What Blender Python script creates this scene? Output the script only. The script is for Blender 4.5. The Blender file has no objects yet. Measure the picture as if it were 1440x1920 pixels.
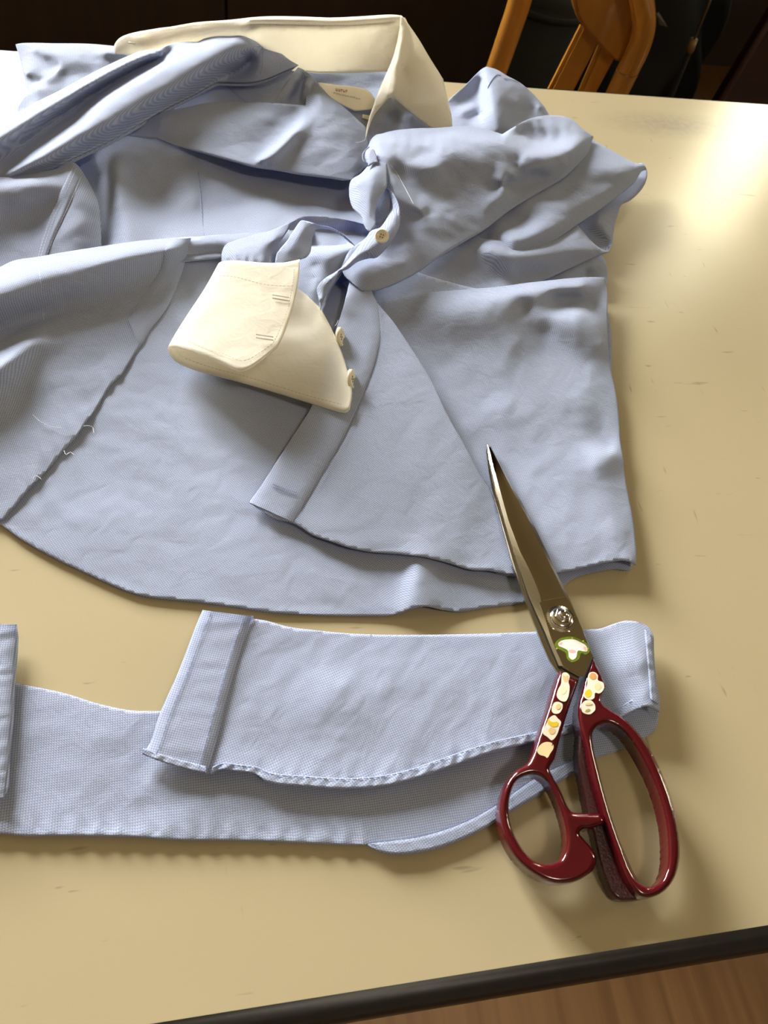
import bpy, bmesh, math, random
import numpy as np
from mathutils import Matrix, Vector
from mathutils.geometry import delaunay_2d_cdt

random.seed(4)
scene = bpy.context.scene
COL = scene.collection

# ------------------------------------------------------------------ camera
TABLE_Z = 0.72
F, CX, CY, CAM_H = 1442.0, 720.0, 960.0, 0.385
down = np.array([-242, 980, 1442.0]); down /= np.linalg.norm(down)
along = np.array([7380, -291, 1442.0]); along /= np.linalg.norm(along)
_z = -down; _x = along - along.dot(_z) * _z; _x /= np.linalg.norm(_x); _y = np.cross(_z, _x)
R = np.array([_x, _y, _z])
cam_data = bpy.data.cameras.new('camera'); cam = bpy.data.objects.new('camera', cam_data); COL.objects.link(cam)
cam_data.sensor_fit = 'VERTICAL'; cam_data.sensor_height = 36.0; cam_data.sensor_width = 27.0
cam_data.lens = F / 1920 * 36.0
cam_data.clip_start = 0.02; cam_data.clip_end = 60
m = Matrix.Identity(4)
for i, v in enumerate((R @ [1, 0, 0], R @ [0, -1, 0], R @ [0, 0, -1])):
    for j in range(3): m[j][i] = v[j]
m[2][3] = TABLE_Z + CAM_H
cam.matrix_world = m
cam_data.dof.use_dof = True; cam_data.dof.focus_distance = 0.47; cam_data.dof.aperture_fstop = 20.0
scene.camera = cam

# ------------------------------------------------------------------ light and exposure
scene.view_settings.view_transform = 'Standard'; scene.view_settings.look = 'None'
scene.view_settings.gamma = 1.0; scene.view_settings.use_curve_mapping = False
scene.view_settings.exposure = 2.68
scene.cycles.use_denoising = True
scene.cycles.max_bounces = 10; scene.cycles.diffuse_bounces = 5; scene.cycles.transparent_max_bounces = 12
scene.cycles.sample_clamp_indirect = 12.0
world = bpy.data.worlds.new('sky'); scene.world = world; world.use_nodes = True
wn = world.node_tree; wn.nodes.clear()
w_out = wn.nodes.new('ShaderNodeOutputWorld'); w_bg = wn.nodes.new('ShaderNodeBackground')
w_tc = wn.nodes.new('ShaderNodeTexCoord'); w_sep = wn.nodes.new('ShaderNodeSeparateXYZ'); w_ramp = wn.nodes.new('ShaderNodeValToRGB')
wn.links.new(w_tc.outputs['Generated'], w_sep.inputs[0]); wn.links.new(w_sep.outputs[2], w_ramp.inputs[0])
wn.links.new(w_ramp.outputs[0], w_bg.inputs[0]); wn.links.new(w_bg.outputs[0], w_out.inputs[0])
w_ramp.color_ramp.elements[0].position = 0.0; w_ramp.color_ramp.elements[0].color = (0.22, 0.24, 0.17, 1)
w_ramp.color_ramp.elements[1].position = 0.12; w_ramp.color_ramp.elements[1].color = (1.0, 0.97, 0.90, 1)
e = w_ramp.color_ramp.elements.new(1.0); e.color = (0.80, 0.90, 1.0, 1)
w_bg.inputs[1].default_value = 16.0

WALL_Y, ROOM_X0, ROOM_X1, ROOM_Y0, ROOM_H = 2.45, -2.6, 3.0, -2.2, 2.75
# windows in the far wall: (x0, x1, z0, z1)
WINDOWS = [(-1.9, -0.58, 1.02, 2.1), (1.72, 2.14, 1.02, 2.5)]
SIDE = (0.25, 0.75, 1.1, 1.95)           # y0, y1, z0, z1 of the window in the right wall
def portal(loc, rot, sx, sy):
    l = bpy.data.lights.new('window_daylight', 'AREA'); l.shape = 'RECTANGLE'; l.size = sx; l.size_y = sy
    l.cycles.is_portal = True
    o = bpy.data.objects.new('window_daylight', l); COL.objects.link(o); o.location = loc; o.rotation_euler = rot
for (x0, x1, z0, z1) in WINDOWS:
    portal(((x0 + x1) / 2, WALL_Y + 0.12, (z0 + z1) / 2), (math.radians(-90), 0, 0), x1 - x0, z1 - z0)
portal((ROOM_X1 + 0.12, (SIDE[0] + SIDE[1]) / 2, (SIDE[2] + SIDE[3]) / 2), (0, math.radians(90), 0), SIDE[3] - SIDE[2], SIDE[1] - SIDE[0])
# unseen fill lamp added on the ceiling behind the viewer
FILL_LAMP_POWER = 1.5

# ------------------------------------------------------------------ projection helpers
def P(px, py, h):
    """point on the sight line of a measured photo position, h millimetres over the table top"""
    d = R @ np.array([(px - CX) / F, (py - CY) / F, 1.0])
    t = -(CAM_H - h / 1000.0) / d[2]
    p = d * t
    return np.array([p[0], p[1], TABLE_Z + h / 1000.0])
def PV(px, py, y):
    d = R @ np.array([(px - CX) / F, (py - CY) / F, 1.0]); p = d * (y / d[1])
    return np.array([p[0], p[1], TABLE_Z + CAM_H + p[2]])
def PA(a):
    a = np.asarray(a, float)
    d = np.stack([(a[:, 0] - CX) / F, (a[:, 1] - CY) / F, np.ones(len(a))], 1) @ R.T
    t = -(CAM_H - a[:, 2] / 1000.0) / d[:, 2]
    p = d * t[:, None]; p[:, 2] = TABLE_Z + a[:, 2] / 1000.0
    return p

# ------------------------------------------------------------------ materials
def nodes(name):
    mt = bpy.data.materials.new(name); mt.use_nodes = True
    nt = mt.node_tree; nt.nodes.clear()
    out = nt.nodes.new('ShaderNodeOutputMaterial')
    return mt, nt, out
def N(nt, typ, **kw):
    n = nt.nodes.new(typ)
    for k, v in kw.items():
        if k.startswith('i_'): n.inputs[int(k[2:])].default_value = v
        else: setattr(n, k, v)
    return n
def math_(nt, op, a, b=None):
    n = nt.nodes.new('ShaderNodeMath'); n.operation = op
    for i, v in enumerate((a, b)):
        if v is None: continue
        if hasattr(v, 'is_output'): nt.links.new(v, n.inputs[i])
        else: n.inputs[i].default_value = v
    return n.outputs[0]
def principled(nt, base=(0.5, 0.5, 0.5), rough=0.5, metal=0.0, coat=0.0, spec=0.5, sheen=0.0):
    b = nt.nodes.new('ShaderNodeBsdfPrincipled')
    b.inputs['Base Color'].default_value = (*base, 1); b.inputs['Roughness'].default_value = rough
    b.inputs['Metallic'].default_value = metal; b.inputs['Coat Weight'].default_value = coat
    b.inputs['Specular IOR Level'].default_value = spec; b.inputs['Sheen Weight'].default_value = sheen
    return b
def mix_rgb(nt, fac, a, b, blend='MIX'):
    n = nt.nodes.new('ShaderNodeMix'); n.data_type = 'RGBA'; n.blend_type = blend
    for sock, v in ((n.inputs[0], fac), (n.inputs[6], a), (n.inputs[7], b)):
        if hasattr(v, 'is_output'): nt.links.new(v, sock)
        elif isinstance(v, tuple): sock.default_value = (*v, 1)
        else: sock.default_value = v
    return n.outputs[2]
def simple(name, base, rough=0.5, metal=0.0, coat=0.0, spec=0.5, noise=0.0, nscale=40.0, bump=0.0):
    mt, nt, out = nodes(name); b = principled(nt, base, rough, metal, coat, spec)
    nt.links.new(b.outputs[0], out.inputs[0])
    if noise or bump:
        tc = N(nt, 'ShaderNodeTexCoord'); nz = N(nt, 'ShaderNodeTexNoise'); nz.inputs['Scale'].default_value = nscale; nz.inputs['Detail'].default_value = 4
        nt.links.new(tc.outputs['Object'], nz.inputs[0])
        if noise:
            c = mix_rgb(nt, nz.outputs[0], tuple(v * (1 - noise) for v in base), tuple(min(1, v * (1 + noise)) for v in base))
            nt.links.new(c, b.inputs['Base Color'])
        if bump:
            bp = N(nt, 'ShaderNodeBump'); bp.inputs['Strength'].default_value = bump; bp.inputs['Distance'].default_value = 0.001
            nt.links.new(nz.outputs[0], bp.inputs['Height']); nt.links.new(bp.outputs[0], b.inputs['Normal'])
    return mt

def cloth(name, dark, light, period=1.15, trans=0.2, weave=0.5, tcol=None, crumple=0.17):
    """woven cotton: fine warp and weft threads on the sheet's own UV (millimetres), light passing through"""
    mt, nt, out = nodes(name)
    uv = N(nt, 'ShaderNodeUVMap'); uv.uv_map = 'weave'
    sep = N(nt, 'ShaderNodeSeparateXYZ'); nt.links.new(uv.outputs[0], sep.inputs[0])
    k = 2 * math.pi / period
    sx = math_(nt, 'SINE', math_(nt, 'MULTIPLY', sep.outputs[0], k)); sy = math_(nt, 'SINE', math_(nt, 'MULTIPLY', sep.outputs[1], k))
    nz = N(nt, 'ShaderNodeTexNoise'); nz.inputs['Scale'].default_value = 0.9; nz.inputs['Detail'].default_value = 3
    nt.links.new(uv.outputs[0], nz.inputs[0])
    f = math_(nt, 'ADD', math_(nt, 'MULTIPLY', math_(nt, 'ADD', sx, sy), 0.25 * weave * 2), 0.5)
    f = math_(nt, 'ADD', f, math_(nt, 'MULTIPLY', math_(nt, 'SUBTRACT', nz.outputs[0], 0.5), 0.35))
    f.node.use_clamp = True
    col = mix_rgb(nt, f, dark, light)
    b = principled(nt, light, 0.85, spec=0.25, sheen=0.08)
    nt.links.new(col, b.inputs['Base Color'])
    # soft creases of worn cotton
    n1 = N(nt, 'ShaderNodeTexNoise'); n1.inputs['Scale'].default_value = 0.11; n1.inputs['Detail'].default_value = 3; n1.inputs['Roughness'].default_value = 0.55; n1.inputs['Distortion'].default_value = 0.6
    nt.links.new(uv.outputs[0], n1.inputs[0])
    bp = N(nt, 'ShaderNodeBump'); bp.inputs['Strength'].default_value = crumple; bp.inputs['Distance'].default_value = 0.004
    nt.links.new(n1.outputs[0], bp.inputs['Height'])
    bp2 = N(nt, 'ShaderNodeBump'); bp2.inputs['Strength'].default_value = 0.25; bp2.inputs['Distance'].default_value = 0.0003
    nt.links.new(math_(nt, 'MULTIPLY', sx, sy), bp2.inputs['Height']); nt.links.new(bp.outputs[0], bp2.inputs['Normal'])
    nt.links.new(bp2.outputs[0], b.inputs['Normal'])
    tr = N(nt, 'ShaderNodeBsdfTranslucent')
    if tcol: tr.inputs[0].default_value = (*tcol, 1)
    else: nt.links.new(col, tr.inputs[0])
    nt.links.new(bp.outputs[0], tr.inputs['Normal'])
    mx = N(nt, 'ShaderNodeMixShader'); mx.inputs[0].default_value = trans
    nt.links.new(b.outputs[0], mx.inputs[1]); nt.links.new(tr.outputs[0], mx.inputs[2]); nt.links.new(mx.outputs[0], out.inputs[0])
    return mt

M_BLUE = cloth('blue_chambray', (0.178, 0.245, 0.45), (0.60, 0.637, 0.722), trans=0.17, weave=0.4, tcol=(0.14, 0.25, 0.75))
M_WHITE = cloth('white_poplin', (0.77, 0.735, 0.64), (0.90, 0.87, 0.78), period=0.6, trans=0.42, weave=0.2, tcol=(0.98, 0.93, 0.80), crumple=0.2)
M_THREAD = simple('sewing_thread', (0.22, 0.28, 0.50), 0.8)
M_PALE_THREAD = simple('pale_thread', (0.72, 0.76, 0.86), 0.8)
M_WHITE_THREAD = simple('white_thread', (0.60, 0.56, 0.48), 0.8)
M_BUTTON = simple('shell_button', (0.88, 0.80, 0.58), 0.28, coat=0.3, noise=0.12, nscale=300)
M_LABEL = simple('woven_label', (0.92, 0.87, 0.76), 0.7, noise=0.05, nscale=600)
M_LABEL_RED = simple('label_print_red', (0.30, 0.10, 0.05), 0.8)
M_LABEL_GREY = simple('label_print_grey', (0.45, 0.38, 0.34), 0.8)

def table_material():
    mt, nt, out = nodes('cream_laminate')
    b = principled(nt, (0.66, 0.57, 0.38), 0.3, spec=0.33)
    tc = N(nt, 'ShaderNodeTexCoord')
    n1 = N(nt, 'ShaderNodeTexNoise'); n1.inputs['Scale'].default_value = 5; n1.inputs['Detail'].default_value = 5
    nt.links.new(tc.outputs['Object'], n1.inputs[0])
    col = mix_rgb(nt, n1.outputs[0], (0.445, 0.368, 0.222), (0.49, 0.415, 0.262))
    # scuffs: thin stretched specks
    acc = col
    for sc, rot, lo in (((26, 190, 1), 0.3, 0.726), ((210, 30, 1), -0.5, 0.737), ((60, 300, 1), 1.1, 0.742)):
        mp = N(nt, 'ShaderNodeMapping'); mp.inputs['Scale'].default_value = sc; mp.inputs['Rotation'].default_value = (0, 0, rot)
        nt.links.new(tc.outputs['Object'], mp.inputs[0])
        ns = N(nt, 'ShaderNodeTexNoise'); ns.inputs['Scale'].default_value = 1.0; ns.inputs['Detail'].default_value = 2
        nt.links.new(mp.outputs[0], ns.inputs[0])
        rp = N(nt, 'ShaderNodeValToRGB'); rp.color_ramp.elements[0].position = lo; rp.color_ramp.elements[1].position = lo + 0.05
        nt.links.new(ns.outputs[0], rp.inputs[0])
        acc = mix_rgb(nt, math_(nt, 'MULTIPLY', rp.outputs[0], 0.5), acc, (0.22, 0.17, 0.11))
    # a rubbed grey patch by the far edge and one small smudge, wear with a shape of its own
    for (cx, cy, rx, ry, amt) in ((0.46, 0.715, 0.095, 0.030, 0.85), (0.405, 0.175, 0.016, 0.010, 0.5), (0.385, 0.255, 0.008, 0.008, 0.4)):
        mp = N(nt, 'ShaderNodeMapping'); mp.vector_type = 'TEXTURE'; mp.inputs['Location'].default_value = (cx, cy, 0); mp.inputs['Scale'].default_value = (rx, ry, 1)
        nt.links.new(tc.outputs['Object'], mp.inputs[0])
        gr = N(nt, 'ShaderNodeTexGradient'); gr.gradient_type = 'SPHERICAL'
        sepn = N(nt, 'ShaderNodeSeparateXYZ'); cmb = N(nt, 'ShaderNodeCombineXYZ'); nt.links.new(mp.outputs[0], sepn.inputs[0])
        nt.links.new(sepn.outputs[0], cmb.inputs[0]); nt.links.new(sepn.outputs[1], cmb.inputs[1]); nt.links.new(cmb.outputs[0], gr.inputs[0])
        ns = N(nt, 'ShaderNodeTexNoise'); ns.inputs['Scale'].default_value = 160; ns.inputs['Detail'].default_value = 4
        nt.links.new(tc.outputs['Object'], ns.inputs[0])
        fac = math_(nt, 'MULTIPLY', math_(nt, 'MULTIPLY', gr.outputs[0], ns.outputs[0]), amt * 1.6); fac.node.use_clamp = True
        acc = mix_rgb(nt, fac, acc, (0.30, 0.25, 0.19))
    nt.links.new(acc, b.inputs['Base Color'])
    n2 = N(nt, 'ShaderNodeTexNoise'); n2.inputs['Scale'].default_value = 900; n2.inputs['Detail'].default_value = 2
    nt.links.new(tc.outputs['Object'], n2.inputs[0])
    bp = N(nt, 'ShaderNodeBump'); bp.inputs['Strength'].default_value = 0.06; bp.inputs['Distance'].default_value = 0.0004
    nt.links.new(n2.outputs[0], bp.inputs['Height']); nt.links.new(bp.outputs[0], b.inputs['Normal'])
    rr = N(nt, 'ShaderNodeMapRange'); rr.inputs[3].default_value = 0.19; rr.inputs[4].default_value = 0.27
    nt.links.new(n1.outputs[0], rr.inputs[0]); nt.links.new(rr.outputs[0], b.inputs['Roughness'])
    nt.links.new(b.outputs[0], out.inputs[0])
    return mt
M_TABLE = table_material()

def wood(name, c1, c2, rough, coat, scale=(3, 40, 40), rot=(0, 0, 0)):
    mt, nt, out = nodes(name); b = principled(nt, c1, rough, coat=coat)
    tc = N(nt, 'ShaderNodeTexCoord'); mp = N(nt, 'ShaderNodeMapping'); mp.inputs['Scale'].default_value = scale; mp.inputs['Rotation'].default_value = rot
    nt.links.new(tc.outputs['Object'], mp.inputs[0])
    nz = N(nt, 'ShaderNodeTexNoise'); nz.inputs['Scale'].default_value = 1.0; nz.inputs['Detail'].default_value = 6; nz.inputs['Distortion'].default_value = 0.8
    nt.links.new(mp.outputs[0], nz.inputs[0])
    rp = N(nt, 'ShaderNodeValToRGB'); rp.color_ramp.elements[0].position = 0.32; rp.color_ramp.elements[1].position = 0.68
    rp.color_ramp.elements[0].color = (*c1, 1); rp.color_ramp.elements[1].color = (*c2, 1)
    nt.links.new(nz.outputs[0], rp.inputs[0]); nt.links.new(rp.outputs[0], b.inputs['Base Color']); nt.links.new(b.outputs[0], out.inputs[0])
    return mt
M_CHAIR = wood('honey_beech', (0.30, 0.12, 0.012), (0.42, 0.18, 0.028), 0.13, 1.0, (30, 30, 3))
M_FLOOR = wood('floor_wood', (0.115, 0.052, 0.015), (0.175, 0.086, 0.028), 0.4, 0.1, (42, 2.2, 1), (0, 0, 0.12))
M_CABINET = wood('dark_cabinet_wood', (0.020, 0.009, 0.004), (0.030, 0.014, 0.006), 0.6, 0.0, (40, 40, 3))
M_EDGE = simple('black_edging', (0.018, 0.018, 0.018), 0.38, noise=0.5, nscale=60, bump=0.2)
M_RED = simple('dark_red_enamel', (0.075, 0.002, 0.006), 0.16, coat=0.6, spec=0.5)
M_RED_ROUGH = simple('dark_red_enamel_pitted', (0.045, 0.003, 0.005), 0.35, coat=0.3, noise=0.5, nscale=900, bump=0.6)
M_STEEL = simple('polished_steel', (0.60, 0.57, 0.51), 0.07, metal=1.0)
M_STEEL_B = simple('ground_steel', (0.56, 0.53, 0.47), 0.22, metal=1.0)
M_STEEL_S = simple('bright_screw_steel', (0.74, 0.71, 0.66), 0.16, metal=1.0)
M_STICK = simple('cream_sticker', (0.84, 0.76, 0.60), 0.35)
M_STICK_O = simple('orange_print', (0.66, 0.33, 0.12), 0.4)
M_STICK_T = simple('tan_print', (0.75, 0.52, 0.25), 0.4)
M_STICK_Y = simple('yellow_print', (0.78, 0.53, 0.03), 0.4)
M_STICK_P = simple('pink_print', (0.80, 0.45, 0.45), 0.4)
M_STICK_G = simple('green_foil', (0.36, 0.52, 0.06), 0.2, metal=0.7, noise=0.6, nscale=900)
M_STICK_W = simple('white_sticker', (0.84, 0.80, 0.76), 0.35)
M_WALL = simple('plaster_wall', (0.20, 0.14, 0.085), 0.9, noise=0.05, nscale=8)
M_DARKWALL = simple('dark_wall_panelling', (0.035, 0.018, 0.010), 0.8, noise=0.1, nscale=6)
M_CEIL = simple('ceiling_board', (0.46, 0.34, 0.21), 0.9, noise=0.05, nscale=8)
M_FRAME = simple('window_frame_paint', (0.5, 0.46, 0.40), 0.5)
M_METAL = simple('grey_metal', (0.35, 0.33, 0.30), 0.35, metal=1.0)
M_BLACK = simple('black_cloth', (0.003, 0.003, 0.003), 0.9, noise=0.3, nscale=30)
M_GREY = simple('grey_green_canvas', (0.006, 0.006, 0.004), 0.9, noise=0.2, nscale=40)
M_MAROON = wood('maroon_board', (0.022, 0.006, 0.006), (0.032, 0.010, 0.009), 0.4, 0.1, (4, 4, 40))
M_GLASS = None
def glass(name, tint):
    mt, nt, out = nodes(name)
    t = N(nt, 'ShaderNodeBsdfTransparent'); t.inputs[0].default_value = (*tint, 1); g = N(nt, 'ShaderNodeBsdfGlossy'); g.inputs['Roughness'].default_value = 0.0
    mx = N(nt, 'ShaderNodeMixShader'); mx.inputs[0].default_value = 0.05
    nt.links.new(t.outputs[0], mx.inputs[1]); nt.links.new(g.outputs[0], mx.inputs[2]); nt.links.new(mx.outputs[0], out.inputs[0])
    return mt
M_GLASS = glass('window_glass', (1, 1, 1)); M_DIM_GLASS = glass('dimming_window_glass', (0.44, 0.42, 0.36))  # tint of the second pane is added to dim the daylight

# ------------------------------------------------------------------ object helpers
def link(name, mesh, mat, parent=None):
    o = bpy.data.objects.new(name, mesh); COL.objects.link(o)
    if mat is not None:
        for mm in (mat if isinstance(mat, (list, tuple)) else [mat]): mesh.materials.append(mm)
    if parent is not None:
        o.parent = parent; o.matrix_parent_inverse = Matrix.Translation(-Vector(parent.location))
    return o
def from_data(name, v, f, mat, parent=None, smooth=True):
    me = bpy.data.meshes.new(name); me.from_pydata([tuple(map(float, p)) for p in v], [], [tuple(map(int, q)) for q in f]); me.update()
    if smooth: me.polygons.foreach_set('use_smooth', [True] * len(me.polygons))
    return link(name, me, mat, parent)
def thing(name, label, cat, loc):
    o = bpy.data.objects.new(name, None); COL.objects.link(o); o.empty_display_size = 0.05
    o.location = loc; o['label'] = label; o['category'] = cat
    return o
def tag(o, label, cat, group=None):
    o['label'] = label; o['category'] = cat
    if group: o['group'] = group
    return o
def structure(o): o['kind'] = 'structure'; return o
def bx(bm, x0, x1, y0, y1, z0, z1, bevel=0.0, seg=2):
    r = bmesh.ops.create_cube(bm, size=1.0, matrix=Matrix.Translation(((x0 + x1) / 2, (y0 + y1) / 2, (z0 + z1) / 2)) @ Matrix.Diagonal((x1 - x0, y1 - y0, z1 - z0, 1)))
    if bevel:
        es = list({e for v in r['verts'] for e in v.link_edges})
        bmesh.ops.bevel(bm, geom=es, offset=bevel, segments=seg, affect='EDGES', profile=0.6)
def bm_obj(name, bm, mat, parent=None, smooth=False):
    me = bpy.data.meshes.new(name); bm.to_mesh(me); bm.free()
    if smooth:
        me.polygons.foreach_set('use_smooth', [True] * len(me.polygons))
    return link(name, me, mat, parent)
def box(name, x0, x1, y0, y1, z0, z1, mat, parent=None, bevel=0.0):
    bm = bmesh.new(); bx(bm, x0, x1, y0, y1, z0, z1, bevel); return bm_obj(name, bm, mat, parent)
def sharp(o, deg=35):
    o.data.set_sharp_from_angle(angle=math.radians(deg)); return o

# ------------------------------------------------------------------ curve and noise helpers
def spline(pts, step, closed=False):
    """Catmull-Rom through pts (any dimension; a trailing 'c' marks a corner) resampled about every step; returns samples and the control index of each"""
    cor = [len(p) > 3 and p[3] == 'c' for p in pts]
    a = np.array([[float(v) for v in p[:3]] for p in pts]); n = len(a); out = []; idx = []
    segs = n if closed else n - 1
    for i in range(segs):
        p1, p2 = a[i], a[(i + 1) % n]
        p0 = a[i - 1] if (closed or i > 0) else 2 * p1 - p2
        p3 = a[(i + 2) % n] if (closed or i + 2 < n) else 2 * p2 - p1
        if cor[i]: p0 = 2 * p1 - p2
        if cor[(i + 1) % n]: p3 = 2 * p2 - p1
        L = np.linalg.norm((p2 - p1)[:2]); k = max(1, int(round(L / step)))
        d01, d12, d23 = [max(1e-6, np.linalg.norm((q - w)[:2]) ** 0.5) for q, w in ((p1, p0), (p2, p1), (p3, p2))]
        m1 = (p2 - p1) + d12 * ((p1 - p0) / d01 - (p2 - p0) / (d01 + d12))
        m2 = (p2 - p1) + d12 * ((p3 - p2) / d23 - (p3 - p1) / (d12 + d23))
        for j in range(k):
            t = j / k
            out.append((2 * t**3 - 3 * t**2 + 1) * p1 + (t**3 - 2 * t**2 + t) * m1 + (-2 * t**3 + 3 * t**2) * p2 + (t**3 - t**2) * m2)
            idx.append(i + t)
    if not closed: out.append(a[-1]); idx.append(n - 1)
    return np.array(out), np.array(idx)
_rng = np.random.RandomState(11)
_perm = np.concatenate([_rng.permutation(256)] * 2); _ga = _rng.rand(256) * 2 * np.pi
def perlin(x, y):
    xi, yi = np.floor(x).astype(int), np.floor(y).astype(int); xf, yf = x - xi, y - yi
    u = xf**3 * (xf * (xf * 6 - 15) + 10); v = yf**3 * (yf * (yf * 6 - 15) + 10)
    def g(ix, iy, dx, dy):
        a = _ga[_perm[(_perm[ix & 255] + iy) & 255]]; return np.cos(a) * dx + np.sin(a) * dy
    n00 = g(xi, yi, xf, yf); n10 = g(xi + 1, yi, xf - 1, yf); n01 = g(xi, yi + 1, xf, yf - 1); n11 = g(xi + 1, yi + 1, xf - 1, yf - 1)
    return (n00 * (1 - u) + n10 * u) * (1 - v) + (n01 * (1 - u) + n11 * u) * v
def inside(poly, q):
    x, y = q[:, 0], q[:, 1]; res = np.zeros(len(q), bool); n = len(poly); j = n - 1
    for i in range(n):
        xi, yi = poly[i, 0], poly[i, 1]; xj, yj = poly[j, 0], poly[j, 1]
        c = ((yi > y) != (yj > y)); xx = (xj - xi) * (y - yi) / ((yj - yi) if yj != yi else 1e-9) + xi
        res ^= c & (x < xx); j = i
    return res
def mindist(q, pts):
    d = np.empty(len(q))
    for s in range(0, len(q), 4000):
        w = q[s:s + 4000, None, :2] - pts[None, :, :2]; d[s:s + 4000] = np.sqrt((w**2).sum(2).min(1))
    return d
class Field:
    """smooth height field through scattered samples"""
    def __init__(self, pts, beta=1.5, smooth=0.0):
        pts = np.asarray(pts, float)
        key = np.round(pts[:, :2] / 2.0).astype(int); _, u = np.unique(key, axis=0, return_index=True); pts = pts[np.sort(u)]
        if len(pts) > 700: pts = pts[::int(math.ceil(len(pts) / 700))]
        self.c = pts[:, :2] / 100.0; self.b = beta; n = len(pts)
        A = np.linalg.norm(self.c[:, None] - self.c[None], axis=2) ** beta
        A -= np.eye(n) * smooth
        Pm = np.concatenate([np.ones((n, 1)), self.c], 1)
        K = np.block([[A, Pm], [Pm.T, np.zeros((3, 3))]])
        s = np.linalg.lstsq(K, np.concatenate([pts[:, 2], np.zeros(3)]), rcond=None)[0]
        self.w, self.p = s[:n], s[n:]
    def __call__(self, q):
        q = np.asarray(q, float)[:, :2] / 100.0; out = np.empty(len(q))
        for s in range(0, len(q), 3000):
            w = q[s:s + 3000]; out[s:s + 3000] = (np.linalg.norm(w[:, None] - self.c[None], axis=2) ** self.b) @ self.w + self.p[0] + w @ self.p[1:]
        return out

EYE = np.array([0, 0, TABLE_Z + CAM_H])
def set_uv(me, co, ang):
    uvl = me.uv_layers.new(name='weave'); c, s = math.cos(ang), math.sin(ang)
    vi = np.empty(len(me.loops), int); me.loops.foreach_get('vertex_index', vi)
    p = co[vi]; u = (p[:, 0] * c + p[:, 1] * s) * 1000; v = (-p[:, 0] * s + p[:, 1] * c + (p[:, 2] - TABLE_Z)) * 1000
    uvl.data.foreach_set('uv', np.stack([u, v], 1).ravel())

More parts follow.
